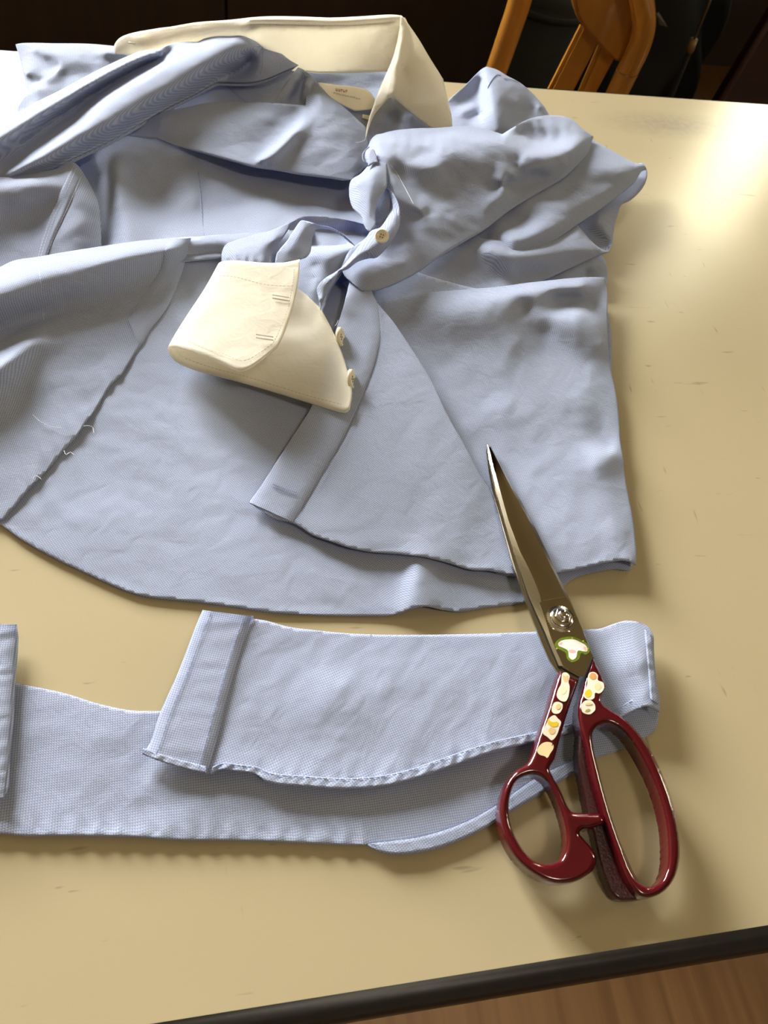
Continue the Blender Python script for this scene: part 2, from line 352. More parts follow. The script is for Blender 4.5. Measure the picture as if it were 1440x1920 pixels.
def sheet(name, outline, inner=(), parent=None, mat=None, step=7.0, beta=1.5, wr=(), pucker=(), roll=(), ang=0.35, thick=0.5, dents=(), smooth=0.0):
    """a piece of cloth: outline of (x, y, h[, 'c']) with inner ridge and valley lines; wr = wrinkle noise (amp mm, size mm, stretch angle, stretch);
    pucker = (line, amp mm, wavelength mm, reach px); roll = (i0, i1, radius mm) turned-under edges"""
    ol, oi = spline(outline, step, True)
    con = [ol]
    for line in inner:
        con.append(np.array([line[0]], float) if len(line) == 1 else spline(line, step * 1.6)[0])
    fld = Field(np.concatenate([c[:, :3] for c in con]), beta, smooth)
    x0, y0 = ol[:, :2].min(0); x1, y1 = ol[:, :2].max(0)
    gx = np.arange(x0, x1, step); gy = np.arange(y0, y1, step * 0.866)
    g = np.array([(x + (step / 2 if k % 2 else 0), y) for k, y in enumerate(gy) for x in gx])
    g = g[inside(ol, g)]; g = g[mindist(g, ol) > step * 0.55]
    nb = len(ol); allp = np.concatenate([ol[:, :2], g])
    r = delaunay_2d_cdt([Vector(p) for p in allp], [], [list(range(nb))], 1, 1e-6)
    vp = np.array([tuple(v) for v in r[0]]); faces = [tuple(f) for f in r[2]]; orig = r[3]
    h = fld(vp); inv = {}
    for i, o_ in enumerate(orig):
        for k in o_:
            if k < nb: h[i] = ol[k, 2]; inv[k] = i
    co0 = PA(np.column_stack([vp, h])); de = np.clip(mindist(vp, ol) / 14.0, 0.25, 1.0)
    X, Y = co0[:, 0] * 1000, co0[:, 1] * 1000
    for w in wr:
        amp, size, a, st = w[:4]; c, s = math.cos(a), math.sin(a)
        u, v = (X * c + Y * s) / (size * st), (-X * s + Y * c) / size
        n = perlin(u + 7.3, v + 1.9) + 0.5 * perlin(u * 2.1 + 3, v * 2.1 + 9)
        h += amp * n * de * (1.5 if size > 12 else 0.75 if size > 5 else 0.4)
    for (line, amp, wl, reach) in pucker:
        ls, _ = spline([(q[0], q[1], 8.0) for q in line], 3.0); lw = PA(ls); arc = np.concatenate([[0], np.cumsum(np.linalg.norm(np.diff(lw, axis=0), axis=1))]) * 1000
        for s in range(0, len(vp), 3000):
            d2 = ((vp[s:s + 3000, None] - ls[None, :, :2])**2).sum(2); k = d2.argmin(1); d = np.sqrt(d2[np.arange(len(k)), k])
            ph = arc[k] / wl * 2 * np.pi + 2.5 * perlin(arc[k] / (wl * 2.3), arc[k] * 0 + wl) + d * 0.05
            h[s:s + 3000] += amp * np.sin(ph) * np.exp(-(d / reach)**2) * (0.6 + 0.8 * np.abs(perlin(arc[k] / (wl * 4), arc[k] * 0 + 5.5)))
    h = np.where(h < 2.0, 0.7 + 1.3 * np.exp((np.minimum(h, 2.0) - 2.0) / 1.3), h)      # cloth lies on the table, never in it
    co = PA(np.column_stack([vp, h]))
    # faces towards the open side
    F_ = []
    for f in faces:
        if len(f) < 3: continue
        a, b, c = co[f[0]], co[f[1]], co[f[2]]
        F_.append(f if np.dot(np.cross(b - a, c - a), EYE - a) >= 0 else f[::-1])
    V = list(co)
    area = 0.5 * np.sum(ol[:, 0] * np.roll(ol[:, 1], -1) - np.roll(ol[:, 0], -1) * ol[:, 1])
    for (i0, i1, rad) in roll:
        n_ = len(outline)
        sel = [k for k in range(nb) if (i0 <= oi[k] <= i1) or (i0 <= oi[k] + n_ <= i1)]
        sel.sort(key=lambda k: oi[k] if oi[k] >= i0 else oi[k] + n_)
        sel = [k for k in sel if k in inv]
        if len(sel) < 2: continue
        pb = np.array([co[inv[k]] for k in sel]); tg = np.gradient(pb, axis=0)
        ou = np.stack([tg[:, 1], -tg[:, 0], 0 * tg[:, 0]], 1); ou /= np.linalg.norm(ou, axis=1)[:, None] + 1e-9
        mid = len(sel) // 2; ii = co[[i for i in range(len(co))]].mean(0)
        # outward: away from the sheet just inside the edge
        ql = ol[sel[mid], :2]; near = np.argsort(((vp - ql)**2).sum(1))[:25]; cen = co[near].mean(0)
        if np.dot(cen - pb[mid], ou[mid]) > 0: ou = -ou
        tap = np.clip(np.minimum(np.arange(len(sel)), np.arange(len(sel))[::-1]) / 4.0, 0.15, 1)[:, None]
        rr = max(0.9, rad * 0.45) / 1000 * tap; prev = [inv[k] for k in sel]
        up = np.array([0, 0, 1.0])
        for t in (35, 70, 105, 140, 175):
            q = pb + rr * math.sin(math.radians(t)) * ou - rr * (1 - math.cos(math.radians(t))) * up
            q[:, 2] = np.maximum(q[:, 2], TABLE_Z + 0.0004)
            cur = list(range(len(V), len(V) + len(sel))); V += list(q)
            for j in range(len(sel) - 1):
                quad = (prev[j], prev[j + 1], cur[j + 1], cur[j])
                a, b, c = (np.array(V[quad[w]]) for w in (0, 1, 2))
                nrm = np.cross(b - a, c - a); want = ou[j] * math.sin(math.radians(t - 17)) + up * math.cos(math.radians(t - 17))
                F_.append(quad if nrm.dot(want) >= 0 else quad[::-1])
            prev = cur
    V = np.array(V)
    o = from_data(name, V, F_, mat, parent); set_uv(o.data, V, ang)
    if thick:
        md = o.modifiers.new('thickness', 'SOLIDIFY'); md.thickness = thick / 1000; md.offset = -1
    o_h[name] = fld
    return o
o_h = {}

def loft(name, cols, n, mm_, parent, mat, ang=0.35, thick=0.6, wr=(), arr=None):
    """surface through columns of (x, y, h) points; n samples along each column, mm_ between columns"""
    cs = []
    for c in cols:
        s, _ = spline(c, 4.0); t = np.concatenate([[0], np.cumsum(np.linalg.norm(np.diff(s, axis=0), axis=1))]); t /= t[-1]
        cs.append(np.stack([np.interp(np.linspace(0, 1, n), t, s[:, k]) for k in range(3)], 1))
    rows = []
    for i in range(n):
        pl = [tuple(c[i]) for c in cs]; pts = np.array(pl); k = len(pl); out = []
        for j in range(k - 1):
            p1, p2 = pts[j], pts[j + 1]; p0 = pts[j - 1] if j else 2 * p1 - p2; p3 = pts[j + 2] if j + 2 < k else 2 * p2 - p1
            for q in range(mm_):
                t = q / mm_; out.append(0.5 * (2 * p1 + (p2 - p0) * t + (2 * p0 - 5 * p1 + 4 * p2 - p3) * t * t + (3 * p1 - p0 - 3 * p2 + p3) * t**3))
        out.append(pts[-1]); rows.append(out)
    G = np.array(rows); sh = G.shape; co = PA(G.reshape(-1, 3)); X, Y = co[:, 0] * 1000, co[:, 1] * 1000
    hh = G.reshape(-1, 3).copy()
    for (amp, size, a, st) in wr:
        c, s = math.cos(a), math.sin(a); hh[:, 2] += amp * perlin((X * c + Y * s) / (size * st), (-X * s + Y * c) / size)
    co = PA(hh); w = sh[1]
    f = [(i * w + j, i * w + j + 1, (i + 1) * w + j + 1, (i + 1) * w + j) for i in range(sh[0] - 1) for j in range(w - 1)]
    o = from_data(name, co, f, mat, parent); set_uv(o.data, co, ang)
    if thick:
        md = o.modifiers.new('thickness', 'SOLIDIFY'); md.thickness = thick / 1000; md.offset = 0
    return o

def tube(name, pts, rad, mat, parent=None, seg=6, closed=False):
    """round thread or bar along world points"""
    pts = np.asarray(pts, float); n = len(pts); V = []; Fc = []
    rad = np.broadcast_to(rad, (n,))
    tg = np.gradient(pts, axis=0); tg /= np.linalg.norm(tg, axis=1)[:, None] + 1e-12
    ref = np.array([0.13, 0.21, 0.97]); 
    for i in range(n):
        a = np.cross(tg[i], ref); a /= np.linalg.norm(a) + 1e-9; b = np.cross(tg[i], a)
        for k in range(seg):
            th = 2 * math.pi * k / seg; V.append(pts[i] + rad[i] * (math.cos(th) * a + math.sin(th) * b))
    for i in range(n - 1):
        for k in range(seg):
            Fc.append((i * seg + k, i * seg + (k + 1) % seg, (i + 1) * seg + (k + 1) % seg, (i + 1) * seg + k))
    Fc.append(tuple(range(seg))[::-1]); Fc.append(tuple((n - 1) * seg + k for k in range(seg)))
    return from_data(name, V, Fc, mat, parent)
def stitches(name, line, sheet_name, mat, parent, dash=2.2, gap=0.9, lift=0.35, rad=0.16, solid=False):
    """a row of thread stitches lying on a sheet along a measured line"""
    s, _ = spline([(x, y, 0) for x, y in line], 1.5); s[:, 2] = o_h[sheet_name](s) + lift
    w = PA(s); arc = np.concatenate([[0], np.cumsum(np.linalg.norm(np.diff(w, axis=0), axis=1))]) * 1000
    V = []; Fc = []; t = 0.0
    while t < arc[-1] - dash * 0.5:
        e_ = min(t + (arc[-1] if solid else dash), arc[-1]); q = np.linspace(t, e_, 24 if solid else 3)
        p = np.stack([np.interp(q, arc, w[:, k]) for k in range(3)], 1); tg = np.gradient(p, axis=0); tg /= np.linalg.norm(tg, axis=1)[:, None] + 1e-9
        sd = np.stack([tg[:, 1], -tg[:, 0], 0 * tg[:, 0]], 1) * rad / 1000; b0 = len(V)
        for j in range(len(q)):
            V += [p[j] - sd[j], p[j] + np.array([0, 0, rad / 1000]), p[j] + sd[j]]
        for j in range(len(q) - 1):
            a = b0 + j * 3; Fc += [(a, a + 1, a + 4, a + 3), (a + 1, a + 2, a + 5, a + 4)]
        t = e_ + gap
        if solid: break
    return from_data(name, V, Fc, mat, parent)
def band(name, a, b, sheet_name, parent, mat, lift=0.6, n=6, step=6, pucker=None, ang=0.35):
    """a strip of doubled cloth (facing, hem) between two measured lines lying on a sheet"""
    sa, _ = spline([(x, y, 0) for x, y in a], step); sb, _ = spline([(x, y, 0) for x, y in b], step); k = max(len(sa), len(sb))
    def rs(s):
        t = np.concatenate([[0], np.cumsum(np.linalg.norm(np.diff(s, axis=0), axis=1))]); t /= t[-1]
        return np.stack([np.interp(np.linspace(0, 1, k), t, s[:, q]) for q in range(2)], 1)
    A, B = rs(sa), rs(sb); pts = []
    for i in range(k):
        for j in range(n + 1):
            tj = 0.0 if j == 0 else 1.0 if j == n else 0.03 + 0.94 * (j - 1) / (n - 2)
            pts.append(A[i] * (1 - tj) + B[i] * tj)
    pts = np.array(pts); h = o_h[sheet_name](pts); jj = np.tile(np.arange(n + 1), k); ii = np.repeat(np.arange(k), n + 1)
    prof = np.where((jj == 0) | (jj == n), 0.25, 1.0); h = h + lift * prof
    if pucker:
        amp, wl = pucker; ph = ii / wl * 2 * np.pi + 5.0 * perlin(ii / (wl * 1.9), ii * 0.0 + 3.3 + len(name)) + jj * 0.75
        h = h + amp * np.sin(ph) * np.sin(np.pi * np.clip(jj / n, 0.02, 0.98)) * (0.15 + 2.2 * np.abs(perlin(ii / (wl * 2.3), ii * 0.0 + 8.1)))
    co = PA(np.column_stack([pts, h])); w = n + 1
    f = [(i * w + j, i * w + j + 1, (i + 1) * w + j + 1, (i + 1) * w + j) for i in range(k - 1) for j in range(n)]
    a_, b_, c_ = co[f[0][0]], co[f[0][1]], co[f[0][2]]
    if np.cross(b_ - a_, c_ - a_)[2] < 0: f = [q[::-1] for q in f]
    o = from_data(name, co, f, mat, parent); set_uv(o.data, co, ang)
    return o
def offset(line, d):
    a = np.array(line, float); t = np.gradient(a, axis=0); t /= np.linalg.norm(t, axis=1)[:, None]
    return [(float(p[0] - q[1] * d), float(p[1] + q[0] * d)) for p, q in zip(a, t)]

#@@ROOM
# ------------------------------------------------------------------ the room
structure(box('floor', ROOM_X0, ROOM_X1, ROOM_Y0, WALL_Y, -0.1, 0.0, M_FLOOR))
structure(box('ceiling', ROOM_X0, ROOM_X1, ROOM_Y0, WALL_Y, ROOM_H, ROOM_H + 0.1, M_CEIL))
structure(box('wall_left', ROOM_X0 - 0.15, ROOM_X0, ROOM_Y0, WALL_Y, 0, ROOM_H, M_WALL))
bm = bmesh.new(); sy0, sy1, sz0, sz1 = SIDE
for q in ((ROOM_Y0, sy0, 0, ROOM_H), (sy1, WALL_Y, 0, ROOM_H), (sy0, sy1, 0, sz0), (sy0, sy1, sz1, ROOM_H)):
    bx(bm, ROOM_X1, ROOM_X1 + 0.15, q[0], q[1], q[2], q[3])
structure(bm_obj('wall_right', bm, M_WALL))
bm = bmesh.new(); fw = 0.045
for q in ((sy0, sy0 + fw, sz0, sz1), (sy1 - fw, sy1, sz0, sz1), (sy0 + fw, sy1 - fw, sz0, sz0 + fw), (sy0 + fw, sy1 - fw, sz1 - fw, sz1)):
    bx(bm, ROOM_X1 + 0.03, ROOM_X1 + 0.08, q[0], q[1], q[2], q[3])
w3 = structure(bm_obj('window_3', bm, M_FRAME))
box('pane', ROOM_X1 + 0.052, ROOM_X1 + 0.056, sy0 + fw, sy1 - fw, sz0 + fw, sz1 - fw, M_DIM_GLASS, w3)
structure(box('wall_front', ROOM_X0, ROOM_X1, ROOM_Y0 - 0.15, ROOM_Y0, 0, ROOM_H, M_WALL))
bm = bmesh.new(); xs = ROOM_X0
for (x0, x1, z0, z1) in WINDOWS:
    bx(bm, xs, x0, WALL_Y, WALL_Y + 0.15, 0, ROOM_H)
    bx(bm, x0, x1, WALL_Y, WALL_Y + 0.15, 0, z0); bx(bm, x0, x1, WALL_Y, WALL_Y + 0.15, z1, ROOM_H); xs = x1
bx(bm, xs, ROOM_X1, WALL_Y, WALL_Y + 0.15, 0, ROOM_H)
structure(bm_obj('wall_back', bm, M_DARKWALL))
for i, (x0, x1, z0, z1) in enumerate(WINDOWS):
    bm = bmesh.new(); fw = 0.045
    for q in ((x0, x0 + fw, z0, z1), (x1 - fw, x1, z0, z1), (x0 + fw, x1 - fw, z0, z0 + fw), (x0 + fw, x1 - fw, z1 - fw, z1)):
        bx(bm, q[0], q[1], WALL_Y + 0.03, WALL_Y + 0.08, q[2], q[3])
    if x1 - x0 > 1.2:
        c = (x0 + x1) / 2; bx(bm, c - 0.03, c + 0.03, WALL_Y + 0.03, WALL_Y + 0.08, z0 + fw, z1 - fw)
    w = structure(bm_obj('window_%d' % (i + 1), bm, M_FRAME))
    box('pane', x0 + fw, x1 - fw, WALL_Y + 0.052, WALL_Y + 0.056, z0 + fw, z1 - fw, (M_GLASS, M_DIM_GLASS)[i], w)
bm = bmesh.new(); bx(bm, ROOM_X0, ROOM_X1, WALL_Y - 0.015, WALL_Y, 0, 0.09); structure(bm_obj('baseboard_back', bm, M_DARKWALL))

# fill lamp behind the viewer, added to brighten the near side
lamp = thing('ceiling_fill_lamp', 'unseen round fill lamp added on the ceiling above the near side of the table', 'lamp', (0.5, -0.7, ROOM_H))
bm = bmesh.new(); bmesh.ops.create_cone(bm, cap_ends=True, segments=32, radius1=0.2, radius2=0.22, depth=0.06, matrix=Matrix.Translation((0.5, -0.7, ROOM_H - 0.03)))
bm_obj('fill_lamp_housing', bm, M_FRAME, lamp)
ll = bpy.data.lights.new('fill_lamp_glow', 'AREA'); ll.shape = 'DISK'; ll.size = 0.38; ll.energy = FILL_LAMP_POWER; ll.color = (1.0, 0.90, 0.74)
lo = bpy.data.objects.new('fill_lamp_glow', ll); COL.objects.link(lo); lo.location = (0.5, -0.7, ROOM_H - 0.065)

# ------------------------------------------------------------------ table
Y0, Y1, TX0, TX1 = 0.0095, 0.7695, -0.85, 0.95
table = thing('work_table', 'long cream laminate table with black rounded edging under the blue shirt', 'table', ((TX0 + TX1) / 2, (Y0 + Y1) / 2, 0))
box('tabletop', TX0, TX1, Y0, Y1, TABLE_Z - 0.028, TABLE_Z, M_TABLE, table)
prof = [(0.0, -0.0004), (0.0035, -0.0012), (0.0075, -0.004), (0.010, -0.009), (0.011, -0.015), (0.010, -0.021), (0.0075, -0.026), (0.0035, -0.0285), (0.0, -0.029)]
ring = [(TX0, Y0, -1, -1), (TX1, Y0, 1, -1), (TX1, Y1, 1, 1), (TX0, Y1, -1, 1)]
V = []; Fc = []
for (x, y, sx, sy) in ring:
    for (d, z) in prof: V.append((x + sx * d, y + sy * d, TABLE_Z + z))
k = len(prof)
for i in range(4):
    for j in range(k - 1):
        a, b = i * k + j, ((i + 1) % 4) * k + j; Fc.append((a, a + 1, b + 1, b))
o = from_data('black_edging', V, Fc, M_EDGE, table); sharp(o, 50)
for (x, y) in ((TX0 + 0.08, Y0 + 0.08), (TX1 - 0.08, Y0 + 0.08), (TX0 + 0.08, Y1 - 0.08), (TX1 - 0.08, Y1 - 0.08)):
    bm = bmesh.new(); bmesh.ops.create_cone(bm, cap_ends=True, segments=20, radius1=0.017, radius2=0.02, depth=TABLE_Z - 0.028, matrix=Matrix.Translation((x, y, (TABLE_Z - 0.028) / 2)))
    bm_obj('leg', bm, M_METAL, table, True)
bm = bmesh.new()
bx(bm, TX0 + 0.1, TX1 - 0.1, Y0 + 0.07, Y0 + 0.09, TABLE_Z - 0.075, TABLE_Z - 0.028); bx(bm, TX0 + 0.1, TX1 - 0.1, Y1 - 0.09, Y1 - 0.07, TABLE_Z - 0.075, TABLE_Z - 0.028)
bm_obj('apron', bm, M_METAL, table)

#@@BACK
# ------------------------------------------------------------------ behind the table
cab = thing('cabinet', 'dark brown wooden cabinet with two plain doors behind the table', 'cabinet', (-0.3, 1.9, 0))
CABY = 1.62
box('body', -1.5, 0.62, CABY + 0.02, CABY + 0.42, 0.0, 0.86, M_CABINET, cab, 0.003)
seam = PV(424, 30, CABY)[0]
for (a, b) in ((-1.5, seam - 0.95), (seam - 0.945, seam - 0.003), (seam + 0.003, 0.62)):
    d = box('door', a, b, CABY, CABY + 0.019, 0.06, 0.84, M_CABINET, cab, 0.002)
bm = bmesh.new(); bx(bm, -1.48, 0.60, CABY + 0.03, CABY + 0.4, 0.86, 0.885, 0.004); bm_obj('cabinet_top', bm, M_CABINET, cab)

chair = thing('wooden_chair', 'honey coloured wooden chair with curved back tucked behind the table', 'chair', (0.42, 0.98, 0))
CY0 = 0.935                                            # plane of the back rest
def slab(name, px, y0, y1, mat, parent, bev=0.004):
    """board cut to a measured outline standing in the plane of the chair back"""
    pts = [PV(x, y, y0) for x, y in px]; n = len(pts); bm = bmesh.new()
    fr = [bm.verts.new(p) for p in pts]; bk = [bm.verts.new((p[0], y1, p[2])) for p in pts]
    bm.faces.new(fr); bm.faces.new(bk[::-1])
    for i in range(n): bm.faces.new((fr[(i + 1) % n], fr[i], bk[i], bk[(i + 1) % n]))
    bmesh.ops.recalc_face_normals(bm, faces=bm.faces[:])
    bmesh.ops.bevel(bm, geom=[e for e in bm.edges], offset=bev, segments=2, affect='EDGES')
    return bm_obj(name, bm, mat, parent)
slab('crest_rail', [(1150, 116), (1118, 82), (1090, 48), (1081, 30), (1074, 0), (1066, -60), (1140, -75), (1195, -40), (1205, 40), (1190, 90), (1170, 118)], CY0, CY0 + 0.016, M_CHAIR, chair)
slab('slat', [(1094, 44), (1126, 78), (1068, 190), (1020, 190)], CY0 + 0.012, CY0 + 0.024, M_CHAIR, chair)
slab('slat', [(1130, 76), (1156, 108), (1112, 190), (1080, 190)], CY0 + 0.012, CY0 + 0.024, M_CHAIR, chair)
post = [(1186, -90), (1194, -45), (1200, -10), (1206, 25), (1206, 58), (1196, 92), (1178, 130), (1158, 172)]
pw = [PV(x, y, CY0 - 0.012) for x, y in post]; last, prv = pw[-1], pw[-2]
dirn = (last - prv) / np.linalg.norm(last - prv)
pts3 = [(p[0], p[1], p[2]) for p in pw]
low = last.copy(); low[2] = 0.45; low[1] = CY0 - 0.01; low[0] = last[0] - 0.02
foot = low.copy(); foot[2] = 0.0; foot[1] = CY0 + 0.03
pts3 += [tuple(low), tuple(foot)]
def smooth3(p, n=8):
    a = np.array(p, float); out = []
    for i in range(len(a) - 1):
        p1, p2 = a[i], a[i + 1]; p0 = a[i - 1] if i else 2 * p1 - p2; p3 = a[i + 2] if i + 2 < len(a) else 2 * p2 - p1
        for q in range(n):
            t = q / n; out.append(0.5 * (2 * p1 + (p2 - p0) * t + (2 * p0 - 5 * p1 + 4 * p2 - p3) * t * t + (3 * p1 - p0 - 3 * p2 + p3) * t**3))
    out.append(a[-1]); return np.array(out)
tube('rear_post', smooth3(pts3), 0.0140, M_CHAIR, chair, 18)
LY = CY0 + 0.10
lp = [PV(988, -70, LY), PV(975, 0, LY), PV(952, 70, LY), PV(928, 140, LY)]
a, b = lp[-1].copy(), lp[-1].copy(); a[2] = 0.45; a[0] -= 0.015; b[2] = 0.0; b[0] -= 0.02; b[1] += 0.03
tube('rear_post', smooth3(lp + [a, b]), 0.0150, M_CHAIR, chair, 18)
# top bow joining the two posts over the crest
tube('top_bow', smooth3([lp[0], (lp[0] + pw[0]) / 2 + np.array([0, 0.02, 0.05]), pw[0]]), 0.0135, M_CHAIR, chair, 18)
bm = bmesh.new(); bx(bm, low[0] - 0.30, low[0] + 0.02, CY0 - 0.36, CY0 - 0.01, 0.43, 0.455, 0.008, 3); bm_obj('seat', bm, M_CHAIR, chair)
for sx in (low[0] - 0.28, low[0]):
    tube('front_leg', np.array([(sx, CY0 - 0.33, 0.43), (sx, CY0 - 0.335, 0.2), (sx, CY0 - 0.34, 0.0)]), 0.016, M_CHAIR, chair, 14)

# canvas bin seen as a grey shape left of the slats
bin_ = thing('canvas_bin', 'dark grey green canvas bin standing behind the chair slats', 'bin', (0.45, 1.45, 0))
c = PV(1052, 95, 1.40)
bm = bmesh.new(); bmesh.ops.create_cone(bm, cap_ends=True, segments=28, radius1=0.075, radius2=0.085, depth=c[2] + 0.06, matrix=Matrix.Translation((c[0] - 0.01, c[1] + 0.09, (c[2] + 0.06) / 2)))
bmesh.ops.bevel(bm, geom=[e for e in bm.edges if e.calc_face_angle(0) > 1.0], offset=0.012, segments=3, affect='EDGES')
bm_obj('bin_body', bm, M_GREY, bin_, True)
tube('rim', [(c[0] - 0.01 + 0.086 * math.cos(t), c[1] + 0.09 + 0.086 * math.sin(t), c[2] + 0.045) for t in np.linspace(0, 2 * math.pi, 33)], 0.005, M_GREY, bin_, 8)

# black bag on the floor with a pale torn tag
bag = thing('black_bag', 'slumped black bag with a pale corner tag on the floor behind the chair', 'bag', (0.95, 1.85, 0))
c = PV(1250, 110, 1.75)
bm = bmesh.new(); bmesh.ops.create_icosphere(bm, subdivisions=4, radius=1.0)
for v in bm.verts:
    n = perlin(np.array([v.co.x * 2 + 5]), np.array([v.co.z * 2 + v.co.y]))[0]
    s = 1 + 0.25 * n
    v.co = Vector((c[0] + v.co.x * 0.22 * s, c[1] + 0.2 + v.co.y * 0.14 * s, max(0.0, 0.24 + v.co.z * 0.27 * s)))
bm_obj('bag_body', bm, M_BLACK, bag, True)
q = [PV(1231, 27, 1.70), PV(1236, 24, 1.70), PV(1252, 51, 1.69), PV(1236, 46, 1.70)]
bm = bmesh.new(); fr = [bm.verts.new(p) for p in q]; bk = [bm.verts.new(p + np.array([0, 0.004, 0])) for p in q]
bm.faces.new(fr); bm.faces.new(bk[::-1])
for i in range(4): bm.faces.new((fr[i], fr[(i + 1) % 4], bk[(i + 1) % 4], bk[i]))
bm_obj('tag', bm, simple('dull_grey_tag', (0.16, 0.15, 0.13), 0.7), bag)
tube('strap', smooth3([c + [-0.1, 0.2, 0.10], c + [-0.02, 0.12, 0.17], c + [0.09, 0.2, 0.09]]), 0.008, M_BLACK, bag, 8)

# leaning rod with a wooden ferrule, and a maroon board
a = PV(1334, -5, 1.60); b = PV(1302, 73, 1.60); d = (b - a) / np.linalg.norm(b - a)
rod = thing('metal_rod', 'thin grey metal rod with a brass coloured ferrule behind the table', 'rod', tuple(b + d * (b[2] / -d[2])))
t_end = b + d * 0.02; bot = b + d * ((b[2]) / -d[2])
tube('shaft', np.array([a - d * 0.35, a, b]), 0.0028, M_METAL, rod, 10)
tube('ferrule', np.array([b, b + d * 0.02, b + d * 0.028]), [0.008, 0.009, 0.007], simple('old_brass', (0.22, 0.14, 0.05), 0.5, metal=0.6), rod, 14)
tube('lower_shaft', np.array([b + d * 0.028, bot]), 0.006, M_BLACK, rod, 10)
brd = thing('maroon_board', 'dark maroon wooden board leaning in the shade beyond the table corner', 'board', (1.3, 1.75, 0))
a = PV(1440, 40, 1.75); b = PV(1345, 195, 1.75)
g = (b - a) / np.linalg.norm(b - a); bb = b + g * (b[2] / -g[2]); aa = a - g * 0.3
V = []
for p in (aa, bb):
    for dx, dy in ((0, 0), (0.35, 0.05), (0.35, 0.08), (0, 0.03)): V.append(p + np.array([dx, dy, 0]))
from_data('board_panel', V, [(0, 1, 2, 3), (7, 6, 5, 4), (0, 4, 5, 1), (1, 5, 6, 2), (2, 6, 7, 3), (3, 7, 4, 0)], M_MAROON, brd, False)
tube('board_edge_highlight', np.array([aa + [0, -0.004, 0], bb + [0, -0.004, 0.005]]), 0.008, simple('maroon_highlight', (0.06, 0.03, 0.03), 0.3), brd, 10)  # highlight along the board edge, put in as a lighter colour
#@@SHIRT
# ------------------------------------------------------------------ the cut shirt
c = P(650, 620, 0)
shirt = thing('dress_shirt', 'rumpled light blue dress shirt with white collar and cuff, hem cut off, on cream table', 'shirt', (c[0], c[1], TABLE_Z))
S = shirt
FINE = (0.35, 9, 0.6, 1.4); MED = (0.8, 24, 0.9, 1.8)

hem_b = [(-130, 905), (-60, 950), (0, 983), (33, 1007), (83, 1037), (150, 1070), (200, 1093), (250, 1113), (290, 1121), (360, 1128), (440, 1138), (507, 1148), (607, 1154), (707, 1155), (740, 1153), (773, 1141), (800, 1137), (823, 1142), (863, 1147), (907, 1140), (989, 1128), (1055, 1101), (1070, 1088), (1087, 1080), (1125, 1071), (1150, 1067), (1182, 1068)]
hem_h = [2.5] * 12 + [2, 2, 3, 6.5, 7.5, 5, 2.5, 2, 2, 2, 2, 1.5, 1.5, 1.5, 2]
back_out = [(x, y, h) for (x, y), h in zip(hem_b, hem_h)] + [(1188, 1050, 3, 'c'), (1150, 800, 3), (1125, 560, 5), (1000, 560, 8), (760, 500, 10), (690, 445, 4, 'c'), (640, 445, 4), (570, 440, 9), (525, 435, 15), (467, 438, 18), (380, 443, 18), (320, 449, 17), (200, 520, 10), (-130, 620, 8, 'c')]
sheet('back_panel', back_out, [
    [(330, 458, 19), (420, 451, 20.5), (515, 446, 20)], [(340, 480, 14.5), (410, 474, 15)],
    [(335, 505, 10), (405, 494, 10.5)], [(330, 535, 7.5), (400, 520, 8), (480, 520, 7.5), (620, 500, 4)], [(300, 580, 6.5), (420, 560, 7), (560, 560, 7), (640, 590, 6)],
    [(260, 700, 4), (420, 690, 4), (600, 720, 4), (800, 760, 3)],
    [(50, 960, 3), (200, 930, 3.2), (400, 920, 3), (600, 1000, 3)],
    [(120, 1030, 3.5), (300, 1060, 2.5), (500, 1080, 3), (680, 1090, 2.5)],
    [(786, 1040, 8), (782, 1075, 9), (778, 1110, 8)], [(760, 1060, 4), (752, 1110, 3.5)], [(812, 1060, 6), (830, 1100, 4)],
    [(1000, 1080, 3)], [(900, 900, 3)]],
    S, M_BLUE, 6.5, 1.5, [(0.75, 30, -0.75, 2.2), (0.35, 10, -0.6, 1.6), (0.14, 4, 0.3, 1.3)], ang=0.55,
    roll=[(34, 37, 3)])

# inside of the back behind the first ridge
inner_out = [(90, 300, 12), (140, 280, 12), (230, 225, 11), (350, 255, 10), (490, 292, 8), (600, 310, 7), (720, 320, 7, 'c'), (735, 430, 13), (700, 480, 15, 'c'), (480, 480, 16), (300, 494, 15), (150, 507, 13), (90, 500, 10, 'c')]
sheet('back_inside', inner_out, [
    [(192, 330, 5), (197, 400, 3), (203, 450, 5)],
    [(216, 318, 17), (222, 360, 17), (230, 420, 15), (234, 455, 15)],
    [(245, 330, 10), (262, 370, 8), (285, 410, 10)],
    [(275, 320, 10), (300, 370, 4), (320, 410, 8)],
    [(345, 345, 7), (365, 380, 8)],
    [(375, 335, 5), (380, 390, 6), (383, 440, 13)],
    [(450, 350, 3), (460, 385, 3.5)], [(300, 450, 14), (450, 440, 13.5), (560, 430, 12.5)], [(560, 370, 3.5), (570, 395, 6)], [(640, 380, 4), (650, 410, 8)]],
    S, M_BLUE, 6, 1.5, [(0.9, 24, 1.2, 1.6), (0.35, 8, 0.8, 1.3)], ang=0.2)
stitches('back_seam', [(372, 322), (375, 350), (378, 390), (383, 446)], 'back_inside', M_THREAD, S, solid=True, rad=0.30)

